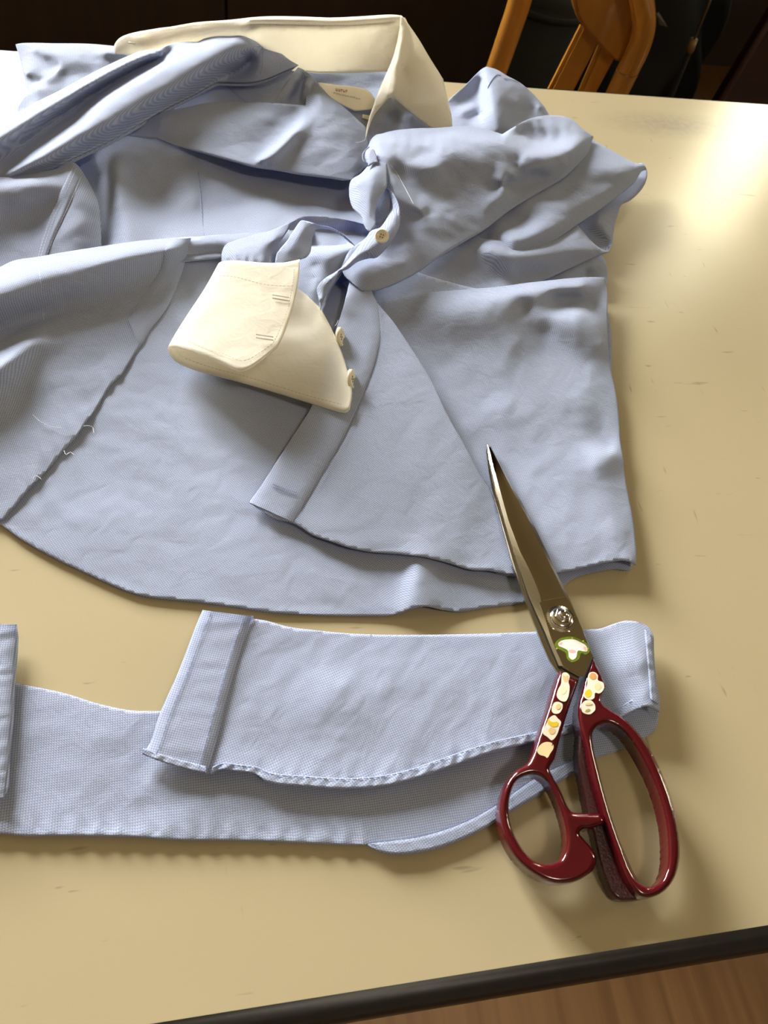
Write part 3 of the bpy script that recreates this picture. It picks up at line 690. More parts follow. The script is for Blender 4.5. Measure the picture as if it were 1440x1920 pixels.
# left front with its two rolling folds
lf_edge = [(358, 446, 18), (344, 502, 12), (328, 545, 8.5), (311, 580, 7.5), (286, 613, 6), (268, 644, 5.5), (250, 669, 5), (230, 700, 5.5), (207, 723, 6), (180, 767, 5.5), (157, 797, 6), (140, 823, 5.5), (120, 843, 5.5), (93, 877, 5), (67, 903, 5.5), (43, 930, 5), (20, 958, 4), (0, 976, 3.5)]
lf_out = [(-140, 600, 10, 'c'), (-140, 560, 15), (-60, 523, 17), (0, 502, 18), (25, 490, 19), (69, 483, 20), (125, 473, 20), (189, 463, 20), (250, 454, 20), (314, 448, 20), (358, 446, 20.5, 'c')] + lf_edge[1:] + [(-60, 945, 3.5), (-140, 895, 3.5, 'c')]
sheet('left_front', lf_out, [
    [(-130, 590, 25), (-60, 555, 28), (0, 532, 29), (70, 514, 29), (150, 499, 28), (230, 484, 27), (330, 467, 24)],
    [(-130, 620, 23), (0, 562, 28), (70, 540, 27), (140, 522, 25.5), (220, 503, 23), (325, 480, 20)],
    [(-130, 690, 5), (0, 636, 6), (60, 606, 7), (140, 582, 8), (230, 556, 8.5), (310, 532, 9.5)],
    [(-130, 760, 19), (-50, 715, 22), (0, 688, 22), (30, 664, 20), (56, 645, 17), (85, 632, 12)],
    [(-130, 790, 15), (0, 722, 16), (40, 690, 14), (75, 660, 12)],
    [(-100, 840, 7), (0, 790, 7.5), (40, 740, 8), (75, 705, 8.5), (110, 665, 8.5)],
    [(110, 620, 10), (180, 610, 9), (250, 590, 8.5)],
    [(140, 700, 7), (200, 660, 7)], [(60, 830, 6), (100, 790, 6)], [(0, 900, 5), (20, 860, 5.5)]],
    S, M_BLUE, 6, 1.5, [(0.5, 22, 0.7, 1.8), (0.22, 7, -0.3, 1.5)],
    pucker=[([(230, 700), (180, 767), (140, 823), (93, 877), (43, 930)], 0.45, 13, 36)], ang=-0.2, roll=[(2, 10, 4)])
fa = [(358, 447), (344, 502), (328, 545), (311, 580), (286, 613), (262, 652)]
fb = [(314, 449), (308, 480), (301, 505), (285, 530), (262, 562), (240, 600)]
band('front_facing', fb, fa, 'left_front', S, M_BLUE, 0.45, 5, 6, ang=1.1)
stitches('fold_seam', [(69, 484), (75, 520), (80, 560), (82, 600)], 'left_front', M_PALE_THREAD, S, dash=2.4, gap=0.8, rad=0.12)
for q in ([(67, 903), (62, 896), (70, 893), (78, 899)], [(120, 845), (124, 852), (132, 848), (139, 853)], [(157, 799), (166, 798), (174, 802), (176, 812)], [(62, 778), (75, 790), (95, 800), (115, 802)]):
    w = PA(np.array([(x, y, 7.5 + (i % 2)) for i, (x, y) in enumerate(q)])); tube('loose_thread', smooth3(w), 0.00018, M_PALE_THREAD, S, 5)

# left armhole side with flat felled seam
arm_out = [(-130, 352, 22), (-60, 338, 23), (0, 333, 24), (30, 331, 24), (69, 324, 25), (111, 315, 25), (130, 304, 24), (139, 306, 24), (155, 327, 22), (172, 358, 19), (182, 383, 17), (185, 413, 15), (186, 463, 12), (186, 500, 8, 'c'), (60, 530, 8), (-130, 590, 8, 'c')]
sheet('left_side_panel', arm_out, [
    [(-120, 372, 26), (0, 350, 27), (60, 341, 28), (110, 332, 28), (130, 322, 28)],
    [(0, 400, 18), (60, 390, 18), (100, 378, 20)], [(0, 460, 10), (60, 450, 11)],
    [(140, 350, 26), (155, 385, 23), (160, 420, 20), (160, 455, 16)], [(110, 420, 18), (105, 460, 14)]],
    S, M_BLUE, 6, 1.5, [(0.5, 18, 0.5, 1.5), FINE], ang=-0.1, roll=[(1, 13, 3)])
band('felled_seam', [(136, 310), (120, 345), (96, 400), (80, 445), (69, 482)], [(152, 330), (138, 366), (118, 410), (101, 446), (88, 480)], 'left_side_panel', S, M_BLUE, 0.5, 5, 5, ang=1.0)
for ln in ([(138, 311), (122, 346), (98, 401), (82, 446), (71, 482)], [(143, 316), (127, 352), (103, 405), (87, 447), (76, 481)], [(151, 332), (137, 367), (117, 411), (100, 447), (87, 480)]):
    stitches('seam_stitching', ln, 'left_side_panel', M_PALE_THREAD, S, dash=2.2, gap=0.7, lift=1.0, rad=0.16)

# left shoulder flap lying on the far corner
flap_out = [(29, 83, 9, 'c'), (40, 81, 10), (110, 81.5, 12), (160, 82, 13), (200, 85, 14), (260, 92, 16, 'c'), (270, 110, 16), (180, 160, 12), (90, 200, 9), (20, 232, 7, 'c'), (28, 214, 5, 'c'), (36, 190, 6), (54, 173, 7, 'c'), (48, 160, 6), (44, 140, 5), (37, 110, 7)]
sheet('left_shoulder', flap_out, [
    [(60, 100, 11), (85, 114, 11), (108, 126, 11)], [(70, 93, 14), (110, 105, 15), (150, 117, 14), (180, 118, 13)],
    [(50, 138, 10), (80, 134, 10), (100, 136, 11)], [(56, 148, 7.5), (75, 152, 8)], [(112, 124, 13), (100, 140, 13), (88, 150, 12)],
    [(120, 140, 10), (145, 139, 10), (170, 138, 10.5)], [(70, 166, 11), (110, 160, 11)], [(60, 185, 7), (45, 200, 6)], [(200, 100, 17), (235, 100, 17)], [(205, 110, 13.5), (235, 112, 14)]],
    S, M_BLUE, 4.5, 1.4, [(0.8, 20, 0.4, 1.6), (0.3, 8, 0, 1.3)], ang=0.1, roll=[(0, 5, 2)])
stitches('shoulder_seam', [(118, 122), (105, 138), (88, 152)], 'left_shoulder', M_PALE_THREAD, S, dash=2.0, gap=0.6, lift=0.5)

# collar: standing back with the fold roll, then the label in the yoke
col_out = [(216, 100, 20, 'c'), (214, 86, 23), (222, 73, 26), (236, 65.5, 30), (256, 60, 33), (300, 52.5, 40), (320, 50, 43), (367, 42, 49), (433, 37, 56), (478, 32, 61), (511, 30.5, 63), (560, 31, 65), (622, 33, 65), (671, 31, 66), (733, 27.5, 69), (752, 29, 70, 'c'), (757, 42, 66), (752, 71, 58), (745, 104, 46), (738, 132, 36, 'c'), (649, 134.5, 24), (600, 135.5, 22), (573, 133, 22), (545, 138, 17), (480, 125, 17), (420, 110, 18), (340, 100, 18), (270, 106, 17)]
sheet('collar_back', col_out, [
    [(470, 42, 62), (511, 44, 62), (560, 46, 63), (622, 47, 64), (671, 46, 64), (735, 40, 67)],
    [(470, 37, 65), (560, 38, 67), (622, 40, 67), (735, 33, 70)],
    [(520, 75, 48), (560, 82, 46), (640, 84, 45), (720, 84, 50)],
    [(260, 75, 32), (340, 68, 40), (420, 58, 49)], [(280, 92, 26), (360, 84, 32), (440, 80, 40)]],
    S, M_WHITE, 4.5, 1.5, [(0.5, 22, 0.2, 2.0), (0.2, 7, 1.4, 1.6)], pucker=[([(450, 47), (560, 49), (650, 49), (738, 44)], 0.35, 7.5, 7)], ang=0.15, thick=1.0)
stitches('collar_stitching', [(455, 46), (511, 46), (560, 47.5), (622, 48.5), (671, 47.5), (738, 42)], 'collar_back', M_WHITE_THREAD, S, dash=2.0, gap=0.7, lift=0.6, rad=0.2)
stitches('collar_stitching', [(236, 74), (268, 64), (320, 55.5), (367, 48), (433, 43)], 'collar_back', M_WHITE_THREAD, S, dash=2.0, gap=0.7, lift=0.6, rad=0.2)
w = PA(np.array([(241, 80, 34), (250, 81.5, 34.5), (253, 82, 34)])); tube('buttonhole', w, 0.0007, M_WHITE_THREAD, S, 6)
band('collar_fold', [(462, 33.5), (511, 32.5), (560, 33), (622, 35), (671, 33), (733, 29.5), (749, 30.5)], [(462, 45), (511, 44.5), (560, 46), (622, 47), (671, 46), (735, 40), (748, 39)], 'collar_back', S, M_WHITE, 1.8, 6, 5)
band('stand_seam', [(574, 132), (600, 134), (650, 133.5), (728, 130)], [(574, 135.5), (600, 138), (650, 137.5), (728, 134)], 'collar_back', S, M_WHITE, 0.6, 3, 5)

yoke_out = [(520, 132, 16), (575, 131, 20), (650, 131.5, 21), (742, 128, 24, 'c'), (730, 180, 18), (715, 230, 14), (690, 268, 12, 'c'), (640, 235, 10), (590, 190, 9), (540, 175, 9)]
sheet('yoke_inside', yoke_out, [[(590, 150, 15), (650, 155, 16), (715, 160, 17)], [(620, 180, 11), (690, 200, 12)], [(660, 216, 12), (695, 226, 13)]],
    S, M_BLUE, 5, 1.5, [(0.5, 18, 0.3, 1.6), FINE], ang=0.1)
lab = sheet('neck_label', [(596, 154.5, 19.5, 'c'), (624, 158, 19.5), (662, 162, 20), (685, 167, 20.5), (697, 176, 20.5, 'c'), (703, 189, 19.5), (696, 205, 17.5, 'c'), (665, 207.5, 16, 'c'), (647, 199, 15.5), (610, 180, 16, 'c')], [[(650, 178, 19)], [(680, 188, 19)]], S, M_LABEL, 3.5, 1.5, [(0.25, 9, 0.4, 1.2)], ang=0.1)
def glyphs(name, x0, y0, x1, y1, n, hgt, mat, sd):
    """small woven marks too worn to read, running along the label"""
    rnd = random.Random(sd); V = []; Fc = []
    for i in range(n):
        t0, t1 = (i + 0.12) / n, (i + 0.82) / n
        for (a, b, lo, hi) in ((t0, t0 + (t1 - t0) * 0.3, 0, 1), (t0, t1, *rnd.choice([(0, .3), (.7, 1), (.4, .65)])), (t0 + (t1 - t0) * 0.7, t1, rnd.choice([0, .3]), rnd.choice([.7, 1]))):
            b0 = len(V)
            for (tt, k) in ((a, lo), (b, lo), (b, hi), (a, hi)):
                x, y = x0 + (x1 - x0) * tt, y0 + (y1 - y0) * tt + hgt * (0.5 - k)
                V.append(P(x, y, float(o_h['neck_label']([(x, y)])[0]) + 0.45))
            Fc.append((b0, b0 + 1, b0 + 2, b0 + 3))
    return from_data(name, V, Fc, mat, S, False)
glyphs('label_print', 629, 168, 652, 171.5, 5, 5.0, M_LABEL_RED, 1)
glyphs('label_print', 625, 174, 677, 186, 10, 3.2, M_LABEL_GREY, 5)
sheet('care_tab', [(680, 214, 14.5, 'c'), (697, 217, 15, 'c'), (694, 225, 14, 'c'), (679, 221, 14, 'c')], [], S, M_LABEL, 3, 1.5)

# right half of the neck: inside of the stand, then the collar leaf over it
sheet('neck_inside', [(700, 195, 17, 'c'), (740, 170, 27), (780, 200, 27), (850, 245, 24, 'c'), (800, 275, 16), (720, 280, 15), (680, 275, 14, 'c')], [[(712, 232, 20), (730, 205, 25)], [(722, 245, 16), (745, 215, 21)], [(760, 215, 27), (755, 245, 20)], [(690, 258, 15)]],
    S, M_BLUE, 4.5, 1.5, [(0.7, 12, 1.2, 2.0)], ang=0.9)
leaf_out = [(752, 28.5, 71, 'c'), (757, 33, 70), (760, 37, 68), (782, 69, 56), (804.5, 107, 46), (831, 149, 36, 'c'), (840, 189, 32), (847, 220, 29), (848, 238, 27, 'c'), (815, 241, 30), (793, 227.5, 34), (767, 207, 40), (751, 193, 44), (738, 183.5, 46, 'c'), (729, 184, 45), (713, 200, 40), (702, 215.5, 36), (693, 236, 32), (686, 259, 29, 'c'), (691, 227, 34), (702, 193, 41), (715.5, 158, 48), (729, 127, 54), (738, 104, 58), (744, 80, 62), (750, 47, 69)]
sheet('collar_leaf', leaf_out, [
    [(736, 175, 50), (741, 150, 55), (745, 120, 60), (750, 90, 64), (754, 55, 69)],
    [(760, 90, 60), (762, 118, 55), (775, 135, 52), (800, 165, 45), (825, 200, 38)],
    [(785, 110, 51), (808, 150, 44), (830, 190, 37)], [(752, 128, 53), (765, 160, 49), (785, 195, 43)]],
    S, M_WHITE, 4, 1.5, [(0.35, 16, 0.7, 2.0), (0.15, 6, 0.2, 1.4)], ang=0.9, thick=1.0, roll=[(1, 5, 1.2)])
stitches('collar_stitching', [(727, 181), (733, 152), (738, 122), (745, 88), (752, 45)], 'collar_leaf', M_WHITE_THREAD, S, dash=2.0, gap=0.7, lift=0.5, rad=0.2)
w = PA(np.array([(686, 259, 29.5), (683, 263, 29.5), (676, 266, 29), (667, 267.5, 28)])); tube('loose_thread', smooth3(w), 0.00025, M_PALE_THREAD, S, 5)

# shaded inside under the rolled left sleeve
sheet('left_yoke', [(230, 205, 8, 'c'), (330, 170, 14), (410, 148, 17), (480, 145, 17), (562, 119, 22, 'c'), (545, 150, 18), (525, 190, 13), (515, 215, 10, 'c'), (400, 225, 5), (250, 240, 5, 'c')], [[(420, 180, 11), (480, 180, 12)], [(412, 153, 15.5), (460, 195, 8)]], S, M_BLUE, 5, 1.5, [(0.5, 20, 0.3, 1.6)], ang=0.2)
stitches('yoke_seam', [(414, 154), (437, 171), (462, 193)], 'left_yoke', M_THREAD, S, solid=True, rad=0.35)
sheet('shoulder_tuck', [(508, 200, 12, 'c'), (535, 156, 19), (559, 126, 24, 'c'), (570, 131, 25), (584, 142, 26), (596, 156, 24, 'c'), (590, 180, 18), (578, 208, 12, 'c')], [[(535, 190, 15), (556, 150, 21)], [(562, 190, 9), (568, 165, 14), (570, 150, 18)], [(576, 160, 24), (574, 185, 20)], [(548, 180, 12), (552, 170, 15)]],
    S, M_BLUE, 3.5, 1.4, [(0.5, 10, 1.0, 1.5)], ang=0.5)

# folded left front below the collar
lfc_out = [(215, 252, 14, 'c'), (240, 232, 17), (300, 211, 20), (344, 202.5, 22), (384, 194, 23), (411, 192, 23), (460, 192.5, 23), (511, 193, 23), (573, 198, 24, 'c'), (575.5, 175, 29), (583, 162, 32), (590, 154, 34, 'c'), (602, 163, 34), (615.5, 178, 33), (632, 191, 32), (649, 204, 31), (670, 224, 29), (687, 241, 27), (692, 264, 24), (690, 310, 22), (662, 337, 21, 'c'), (620, 330, 21), (560, 322.5, 20), (522, 315.5, 20), (478, 309, 20), (433, 297, 19), (367, 279, 17), (300, 261, 14)]
sheet('left_front_fold', lfc_out, [
    [(571, 205, 29), (564, 232, 31), (545, 256, 31), (520, 279, 29), (489, 302, 25)],
    [(558, 212, 22), (535, 245, 22), (505, 275, 21), (485, 292, 20)],
    [(300, 228, 22), (400, 220, 24), (500, 225, 23)], [(300, 246, 18), (400, 262, 20), (460, 285, 20)],
    [(560, 262, 27), (530, 295, 24)], [(600, 185, 36), (620, 230, 33), (640, 290, 27)], [(590, 220, 33), (580, 270, 27), (570, 300, 23)], [(630, 205, 34), (655, 250, 30), (668, 300, 25)]],
    S, M_BLUE, 4.5, 1.2, [(0.6, 20, 0.5, 1.8), (0.3, 7, 0.9, 1.3)], ang=0.3, roll=[(20, 27, 2.5), (2, 7, 2)])

# rolled left sleeve: two ridges with a groove between
sl_out = [(-130, 300, 24), (-60, 264, 27), (0, 233, 28), (29, 215.5, 29), (67, 193, 30), (111, 171, 31), (155.5, 147, 32), (200, 124, 33), (244, 104, 34), (267, 95.5, 35), (300, 91, 36), (318, 84, 37), (340, 79, 38), (371, 79, 39, 'c'), (400, 65.5, 43), (433, 63, 45), (453, 55.5, 47), (464, 57, 46), (489, 73, 42), (513, 89, 38), (540, 111, 33), (559.5, 122, 30, 'c'), (533, 133, 28), (500, 147, 25), (475, 153, 23), (455, 154, 22), (420, 153.5, 22), (407, 154, 22), (367, 175.5, 21), (322, 198, 21), (300, 210, 21), (267, 229, 21), (200, 267, 21), (138, 296, 21), (100, 315.5, 21), (55, 328, 21), (0, 341, 21), (-60, 352, 20), (-130, 380, 19, 'c')]
sheet('left_sleeve', sl_out, [
    [(-120, 322, 34), (0, 252, 37), (67, 214, 39), (111, 190, 40), (155, 165, 41), (200, 141, 42), (244, 119, 42), (300, 100, 40)],
    [(-120, 345, 22), (0, 298, 24), (67, 257, 23.5), (133, 209, 24), (178, 177, 25), (222, 148, 27), (270, 119, 30), (320, 97, 34)],
    [(-120, 352, 24), (0, 322, 22), (62, 284, 27), (115, 250, 30), (155, 221, 33), (184, 194, 36), (233, 162, 39), (278, 138, 41), (320, 116, 43), (367, 87, 44)],
    [(20, 326, 27), (70, 296, 34), (115, 266, 37), (160, 236, 39), (190, 212, 41), (240, 180, 43), (290, 153, 44), (340, 125, 46), (390, 97, 48), (440, 75, 49)],
    [(90, 303, 31), (150, 268, 34), (210, 236, 36), (280, 195, 37), (340, 163, 38), (400, 128, 40), (450, 100, 43), (478, 90, 43)],
    [(425, 150, 20), (445, 137, 20), (460, 125, 22), (470, 112, 27)], [(478, 140, 27), (486, 118, 32), (489, 95, 37)],
    [(430, 120, 37), (450, 112, 37)], [(510, 110, 34), (520, 125, 30)]],
    S, M_BLUE, 5, 1.4, [(0.45, 16, -0.5, 2.4), (0.22, 6, 0.6, 1.3)], ang=-0.55, roll=[(1, 21, 4), (21, 37, 4)])
stitches('sleeve_seam', [(489, 74), (492, 88), (492.5, 110), (491, 128), (487, 142)], 'left_sleeve', M_THREAD, S, solid=True, rad=0.28)

# right shoulder standing behind the collar
k_out = [(838, 196, 14), (843, 187, 16), (870, 163, 22), (903, 130.5, 29), (912, 125, 31, 'c'), (931, 130.5, 30), (950.5, 142, 28), (975.5, 155.5, 25), (998, 175, 21), (1020, 200, 17), (1030, 216, 15, 'c'), (1010, 260, 14), (935, 275, 14), (840, 270, 12, 'c'), (836, 235, 12)]
sheet('right_shoulder', k_out, [
    [(911, 132, 31), (909, 150, 31), (914, 170, 31), (921, 195, 30), (927, 220, 28), (932, 245, 25)],
    [(903, 150, 25), (902, 180, 21), (905, 205, 19)], [(862, 195, 14.5), (885, 186, 16.5), (893, 168, 19)],
    [(868, 209, 16.5), (885, 204, 17.5), (900, 201, 17.5)], [(870, 219, 15), (897, 214, 15.5)],
    [(935, 150, 33), (942, 175, 33), (945, 205, 29)], [(960, 160, 29), (970, 190, 27)], [(978, 207, 19), (1000, 205, 17)], [(1012, 200, 20)], [(955, 235, 22), (990, 235, 18)]],
    S, M_BLUE, 3.5, 1.15, [(0.5, 12, 0.9, 1.5)], ang=0.7, roll=[(0, 10, 2)])
stitches('shoulder_seam', [(914, 166), (919, 155), (926, 145), (933, 140), (939, 142)], 'right_shoulder', M_THREAD, S, solid=True, rad=0.45)
stitches('shoulder_seam', [(945, 148), (957, 149), (972, 154)], 'right_shoulder', M_THREAD, S, solid=True, rad=0.4)
stitches('shoulder_seam', [(873, 221), (886, 215), (905, 208)], 'right_shoulder', M_THREAD, S, solid=True, rad=0.3)

# right side: stacked rolls of the sleeve, lowest first
sheet('side_fold', [(1070, 480, 8, 'c'), (1123, 473, 11), (1132, 485, 10), (1137, 500, 9), (1139, 530, 8, 'c'), (1060, 560, 5), (940, 560, 5), (940, 530, 6, 'c')], [[(1110, 495, 13), (1060, 515, 10)], [(1100, 510, 8)]], S, M_BLUE, 5, 1.5, [(0.4, 14, 0.4, 1.5)], roll=[(1, 4, 2.5)])
sheet('right_sleeve_hollow', [(1060, 410, 10, 'c'), (1110, 370, 13), (1150, 330, 15), (1205, 306, 17), (1212, 318, 17), (1209, 340, 16), (1195, 360, 15), (1181, 372, 14), (1164, 381, 14), (1157, 400, 14), (1152, 414, 14), (1148, 442, 13), (1146, 461, 12), (1140, 471, 12, 'c'), (1110, 468, 10), (1060, 450, 9)], [[(1088, 424, 9), (1112, 446, 8), (1138, 462, 9)], [(1120, 415, 17), (1140, 440, 15)], [(1180, 350, 13), (1160, 365, 13)], [(1130, 395, 16)]],
    S, M_BLUE, 4.5, 1.5, [(0.6, 12, 0.8, 1.5), FINE], ang=0.9, roll=[(3, 13, 2.5)])
sheet('right_sleeve_roll', [(640, 530, 8, 'c'), (760, 500, 9), (880, 438, 17), (905, 447, 19), (939, 452, 20), (964, 462, 20), (1014, 450, 18), (1042, 440, 18), (1079, 416, 19, 'c'), (1098, 440, 19), (1123, 464, 18), (1143, 472, 17, 'c'), (1123, 475, 16), (1084, 491, 14), (1041, 511, 12), (1010, 524.5, 11), (932, 545, 10), (854, 560, 8), (777, 575, 7), (707, 580, 6, 'c')], [
    [(920, 468, 23), (950, 478, 23), (1000, 472, 22), (1060, 448, 22), (1085, 435, 22)], [(960, 500, 18), (1040, 490, 18), (1110, 475, 18)],
    [(900, 475, 18), (915, 500, 13), (930, 525, 9)], [(850, 480, 15), (840, 520, 10)], [(780, 530, 9)], [(975, 515, 12), (1020, 510, 12)]],
    S, M_BLUE, 5, 1.5, [(0.6, 18, 0.4, 1.7), FINE], ang=0.8, roll=[(11, 16, 3)])
sheet('right_sleeve_middle', [(880, 452, 17, 'c'), (895, 405, 19), (960, 355, 24), (1040, 300, 27), (1105, 258, 28, 'c'), (1128, 272, 27), (1153, 286, 26), (1189, 305, 24), (1208, 310, 23), (1212, 318, 21.5, 'c'), (1203, 321, 22), (1187, 339, 22), (1153, 367, 23), (1112, 397, 23), (1081, 417, 23), (1042, 444, 22), (1014, 458, 21), (990, 466, 21), (964, 472, 21), (950, 466, 20), (939, 458, 18), (912, 455.5, 15)], [
    [(1120, 290, 32), (1170, 308, 29), (1198, 315, 25)], [(1060, 340, 29), (1110, 330, 32), (1160, 335, 29), (1185, 330, 26)],
    [(980, 400, 24), (1040, 390, 29), (1100, 375, 29), (1150, 350, 27)], [(930, 420, 20), (980, 420, 22), (1000, 415, 26)], [(960, 450, 26), (1010, 440, 27), (1060, 415, 27)], [(910, 445, 13), (925, 440, 17)],
    [(1100, 330, 32), (1130, 322, 33), (1160, 325, 31)], [(1115, 345, 29), (1150, 345, 28)]],
    S, M_BLUE, 5, 1.5, [(0.7, 20, -0.35, 1.9), (0.3, 7, -0.3, 1.5)], ang=0.75, roll=[(4, 9, 3), (10, 18, 3)])

# right front panel that wraps round the side
rf_out = [(690, 575, 9, 'c'), (777, 553, 13), (854, 545, 14), (932, 539, 16), (990, 531, 17), (1049, 524.5, 17.5), (1088, 521, 17), (1134, 520, 15, 'c'), (1137.6, 540, 13), (1136.5, 587, 12), (1137.6, 641, 11), (1142, 688, 9), (1152, 731, 8), (1158, 780, 7), (1161, 825, 7), (1166, 857.5, 8), (1167.5, 880, 7), (1172.5, 910, 7), (1182.5, 962, 7), (1187.5, 1000, 7), (1191, 1040, 8), (1192, 1060, 7.5, 'c'), (1184, 1054, 10), (1172, 1051, 10.5), (1162.5, 1051, 10), (1125, 1057.5, 9), (1075, 1069, 7.5), (1042, 1075, 6.5), (962, 1080, 5), (930, 1075, 4.5, 'c'), (880, 900, 4.5), (790, 740, 5), (700, 640, 5)]
sheet('right_front', rf_out, [
    [(800, 570, 16), (900, 558, 20), (1000, 547, 23), (1090, 538, 22)],
    [(810, 640, 9.5), (880, 640, 12), (960, 650, 14)], [(950, 760, 9.5)],
    [(985, 575, 17), (1020, 592, 19), (1060, 592, 20), (1085, 590, 20), (1110, 612, 18), (1132, 645, 14)],
    [(1040, 560, 15), (1080, 562, 13), (1115, 575, 12)], [(1020, 625, 12), (1070, 660, 12), (1110, 690, 11)],
    [(900, 740, 7.5), (1000, 740, 9.5), (1090, 760, 10)], [(1060, 790, 8), (1100, 820, 7), (1140, 840, 7)],
    [(1090, 868, 9.5), (1115, 848, 11), (1145, 852, 11)], [(950, 900, 5), (1040, 900, 8), (1120, 920, 9)], [(920, 840, 5), (935, 870, 5)], [(1000, 1020, 7), (1080, 1010, 9), (1150, 1000, 10.5)]],
    S, M_BLUE, 6, 1.5, [(0.55, 26, 0.9, 1.9), (0.35, 9, 1.0, 1.6), (0.14, 4, 0.3, 1.3)], ang=0.12, roll=[(0, 7, 3), (8, 21, 3.2)])

# front placket panel in the middle
tri_left = [(467, 942, 7, 'c'), (490, 910, 8.5), (520, 863, 10), (550, 817, 11.5), (583, 765, 13), (605, 705, 15), (622, 645, 17), (633, 609, 18), (644, 575, 19), (655, 528, 20, 'c')]
tri_right = [(690, 535, 21.5, 'c'), (707, 567, 21.5), (738, 606, 20.5), (777, 664.5, 19), (808, 715, 17.5), (840, 783, 15.5), (867, 830, 14), (900, 893, 11), (917, 920, 9.3), (930, 950, 8.2), (943, 990, 7.8), (955, 1035, 7.6), (962, 1055, 8), (966, 1078, 7.5, 'c')]
tri_bot = [(940, 1074, 7.5), (917, 1070, 8), (883, 1068, 8), (840, 1055, 9), (800, 1045, 10.5), (783, 1042, 11), (740, 1038, 9), (700, 1035, 7.5), (657, 1027, 8), (627, 1017, 8.5), (587, 1003, 8), (567, 990, 7.5), (548, 980, 7.5), (517, 973, 7.5), (505, 967, 8)]
sheet('placket_front', tri_left + tri_right + tri_bot, [
    [(690, 580, 21), (690, 660, 18.5), (690, 740, 16)], [(740, 680, 18.5), (800, 800, 15.5), (880, 940, 11)], [(640, 800, 13), (720, 880, 12.5), (800, 940, 11)], [(600, 900, 9.5), (680, 960, 9.5), (780, 1000, 9.5)]],
    S, M_BLUE, 6, 1.5, [(0.35, 30, 0.9, 2.0), (0.16, 8, 0.8, 1.5)], pucker=[([(940, 1074), (840, 1055), (740, 1038), (627, 1017), (548, 980)], 0.5, 38, 22)], ang=0.62, roll=[(11, 21, 2.2)])
pa = [(468, 942), (490, 910), (520, 863), (550, 817), (583, 765), (605, 705), (622, 645), (633, 609), (645, 572), (652, 545), (656, 532)]
pb = [(550, 979), (587, 917), (613, 873), (640, 827), (662, 782), (680, 740), (698, 695), (713, 633), (710, 589), (704, 562), (694, 540)]
band('placket', pa, pb, 'placket_front', S, M_BLUE, 0.8, 6, 6, ang=-0.45)
stitches('placket_stitching', offset(pb, 4), 'placket_front', M_THREAD, S, dash=2.0, gap=0.8, lift=1.1, rad=0.12)
for dy in (-3.0, 3.0):
    stitches('buttonhole', [(512, 911 + dy), (530, 918 + dy), (543, 923 + dy), (558, 927 + dy)], 'placket_front', M_THREAD, S, dash=0.7, gap=0.15, lift=1.3, rad=0.32)

# sleeve opening, cuff and button strip
sheet('sleeve_gap', [(540, 425, 14, 'c'), (560, 408, 17), (600, 404, 18), (650, 412, 18), (700, 425, 17, 'c'), (705, 450, 7), (680, 470, 5), (640, 480, 4.5), (560, 470, 4.5, 'c')], [[(600, 418, 15), (650, 425, 14)], [(600, 440, 7), (650, 445, 7)]], S, M_BLUE, 4, 1.5, [(0.4, 14, 0.2, 1.5)], ang=0.4)
sheet('sleeve_inside', [(545, 470, 14, 'c'), (583, 440, 18), (592, 430, 9), (622, 427, 10), (645, 440, 13), (666, 460, 21, 'c'), (650, 500, 18), (620, 545, 16), (605, 590, 15, 'c'), (555, 585, 13, 'c')], [[(590, 453, 7), (630, 455, 8), (655, 457, 14)], [(588, 466, 20), (625, 466, 21), (655, 466, 21)], [(597, 440, 6), (630, 443, 6)], [(590, 520, 17), (570, 560, 15)], [(588, 545, 18), (592, 500, 19)]],
    S, M_BLUE, 3.5, 1.4, [(0.25, 10, 0.4, 1.5)], ang=0.3)
sheet('sleeve_end', [(414, 500, 24, 'c'), (415.5, 488, 25), (424, 460, 27), (440, 452, 28), (467, 444, 30), (507, 433, 33), (538, 420, 36), (555, 412.5, 38, 'c'), (547, 421, 36), (531, 445, 34), (513, 470, 32), (508, 500, 31, 'c'), (470, 512, 28)], [[(440, 475, 31), (480, 470, 34), (515, 450, 36)], [(450, 495, 31), (490, 490, 33)]],
    S, M_BLUE, 3.5, 1.5, [(0.4, 14, 0.3, 1.6)], pucker=[([(418, 490), (450, 494), (510, 497)], 0.7, 7, 14)], ang=0.35, roll=[(1, 7, 2.5)])
sheet('sleeve_placket', [(515, 498, 36, 'c'), (519, 476, 38), (539, 450, 40), (560, 418, 41), (565, 413.5, 41), (573, 414, 41), (600, 422, 38), (622, 428, 34), (640, 437, 30), (655, 450, 26), (665, 461, 23, 'c'), (655.5, 455, 24), (640, 442, 28), (622, 431.5, 32), (604, 429, 35), (592, 431, 36), (586, 444, 37), (584, 460, 37), (582, 473, 37), (575, 482, 37), (564, 486, 37, 'c'), (535, 492, 37)], [[(540, 470, 40), (562, 440, 42), (572, 424, 42)], [(575, 450, 39)], [(560, 478, 38)]],
    S, M_BLUE, 3, 1.4, [(0.3, 10, 0.9, 1.6)], ang=0.9)
stitches('placket_stitching', [(540, 478), (552, 455), (566, 430)], 'sleeve_placket', M_THREAD, S, dash=1.6, gap=0.7, lift=0.4, rad=0.15)

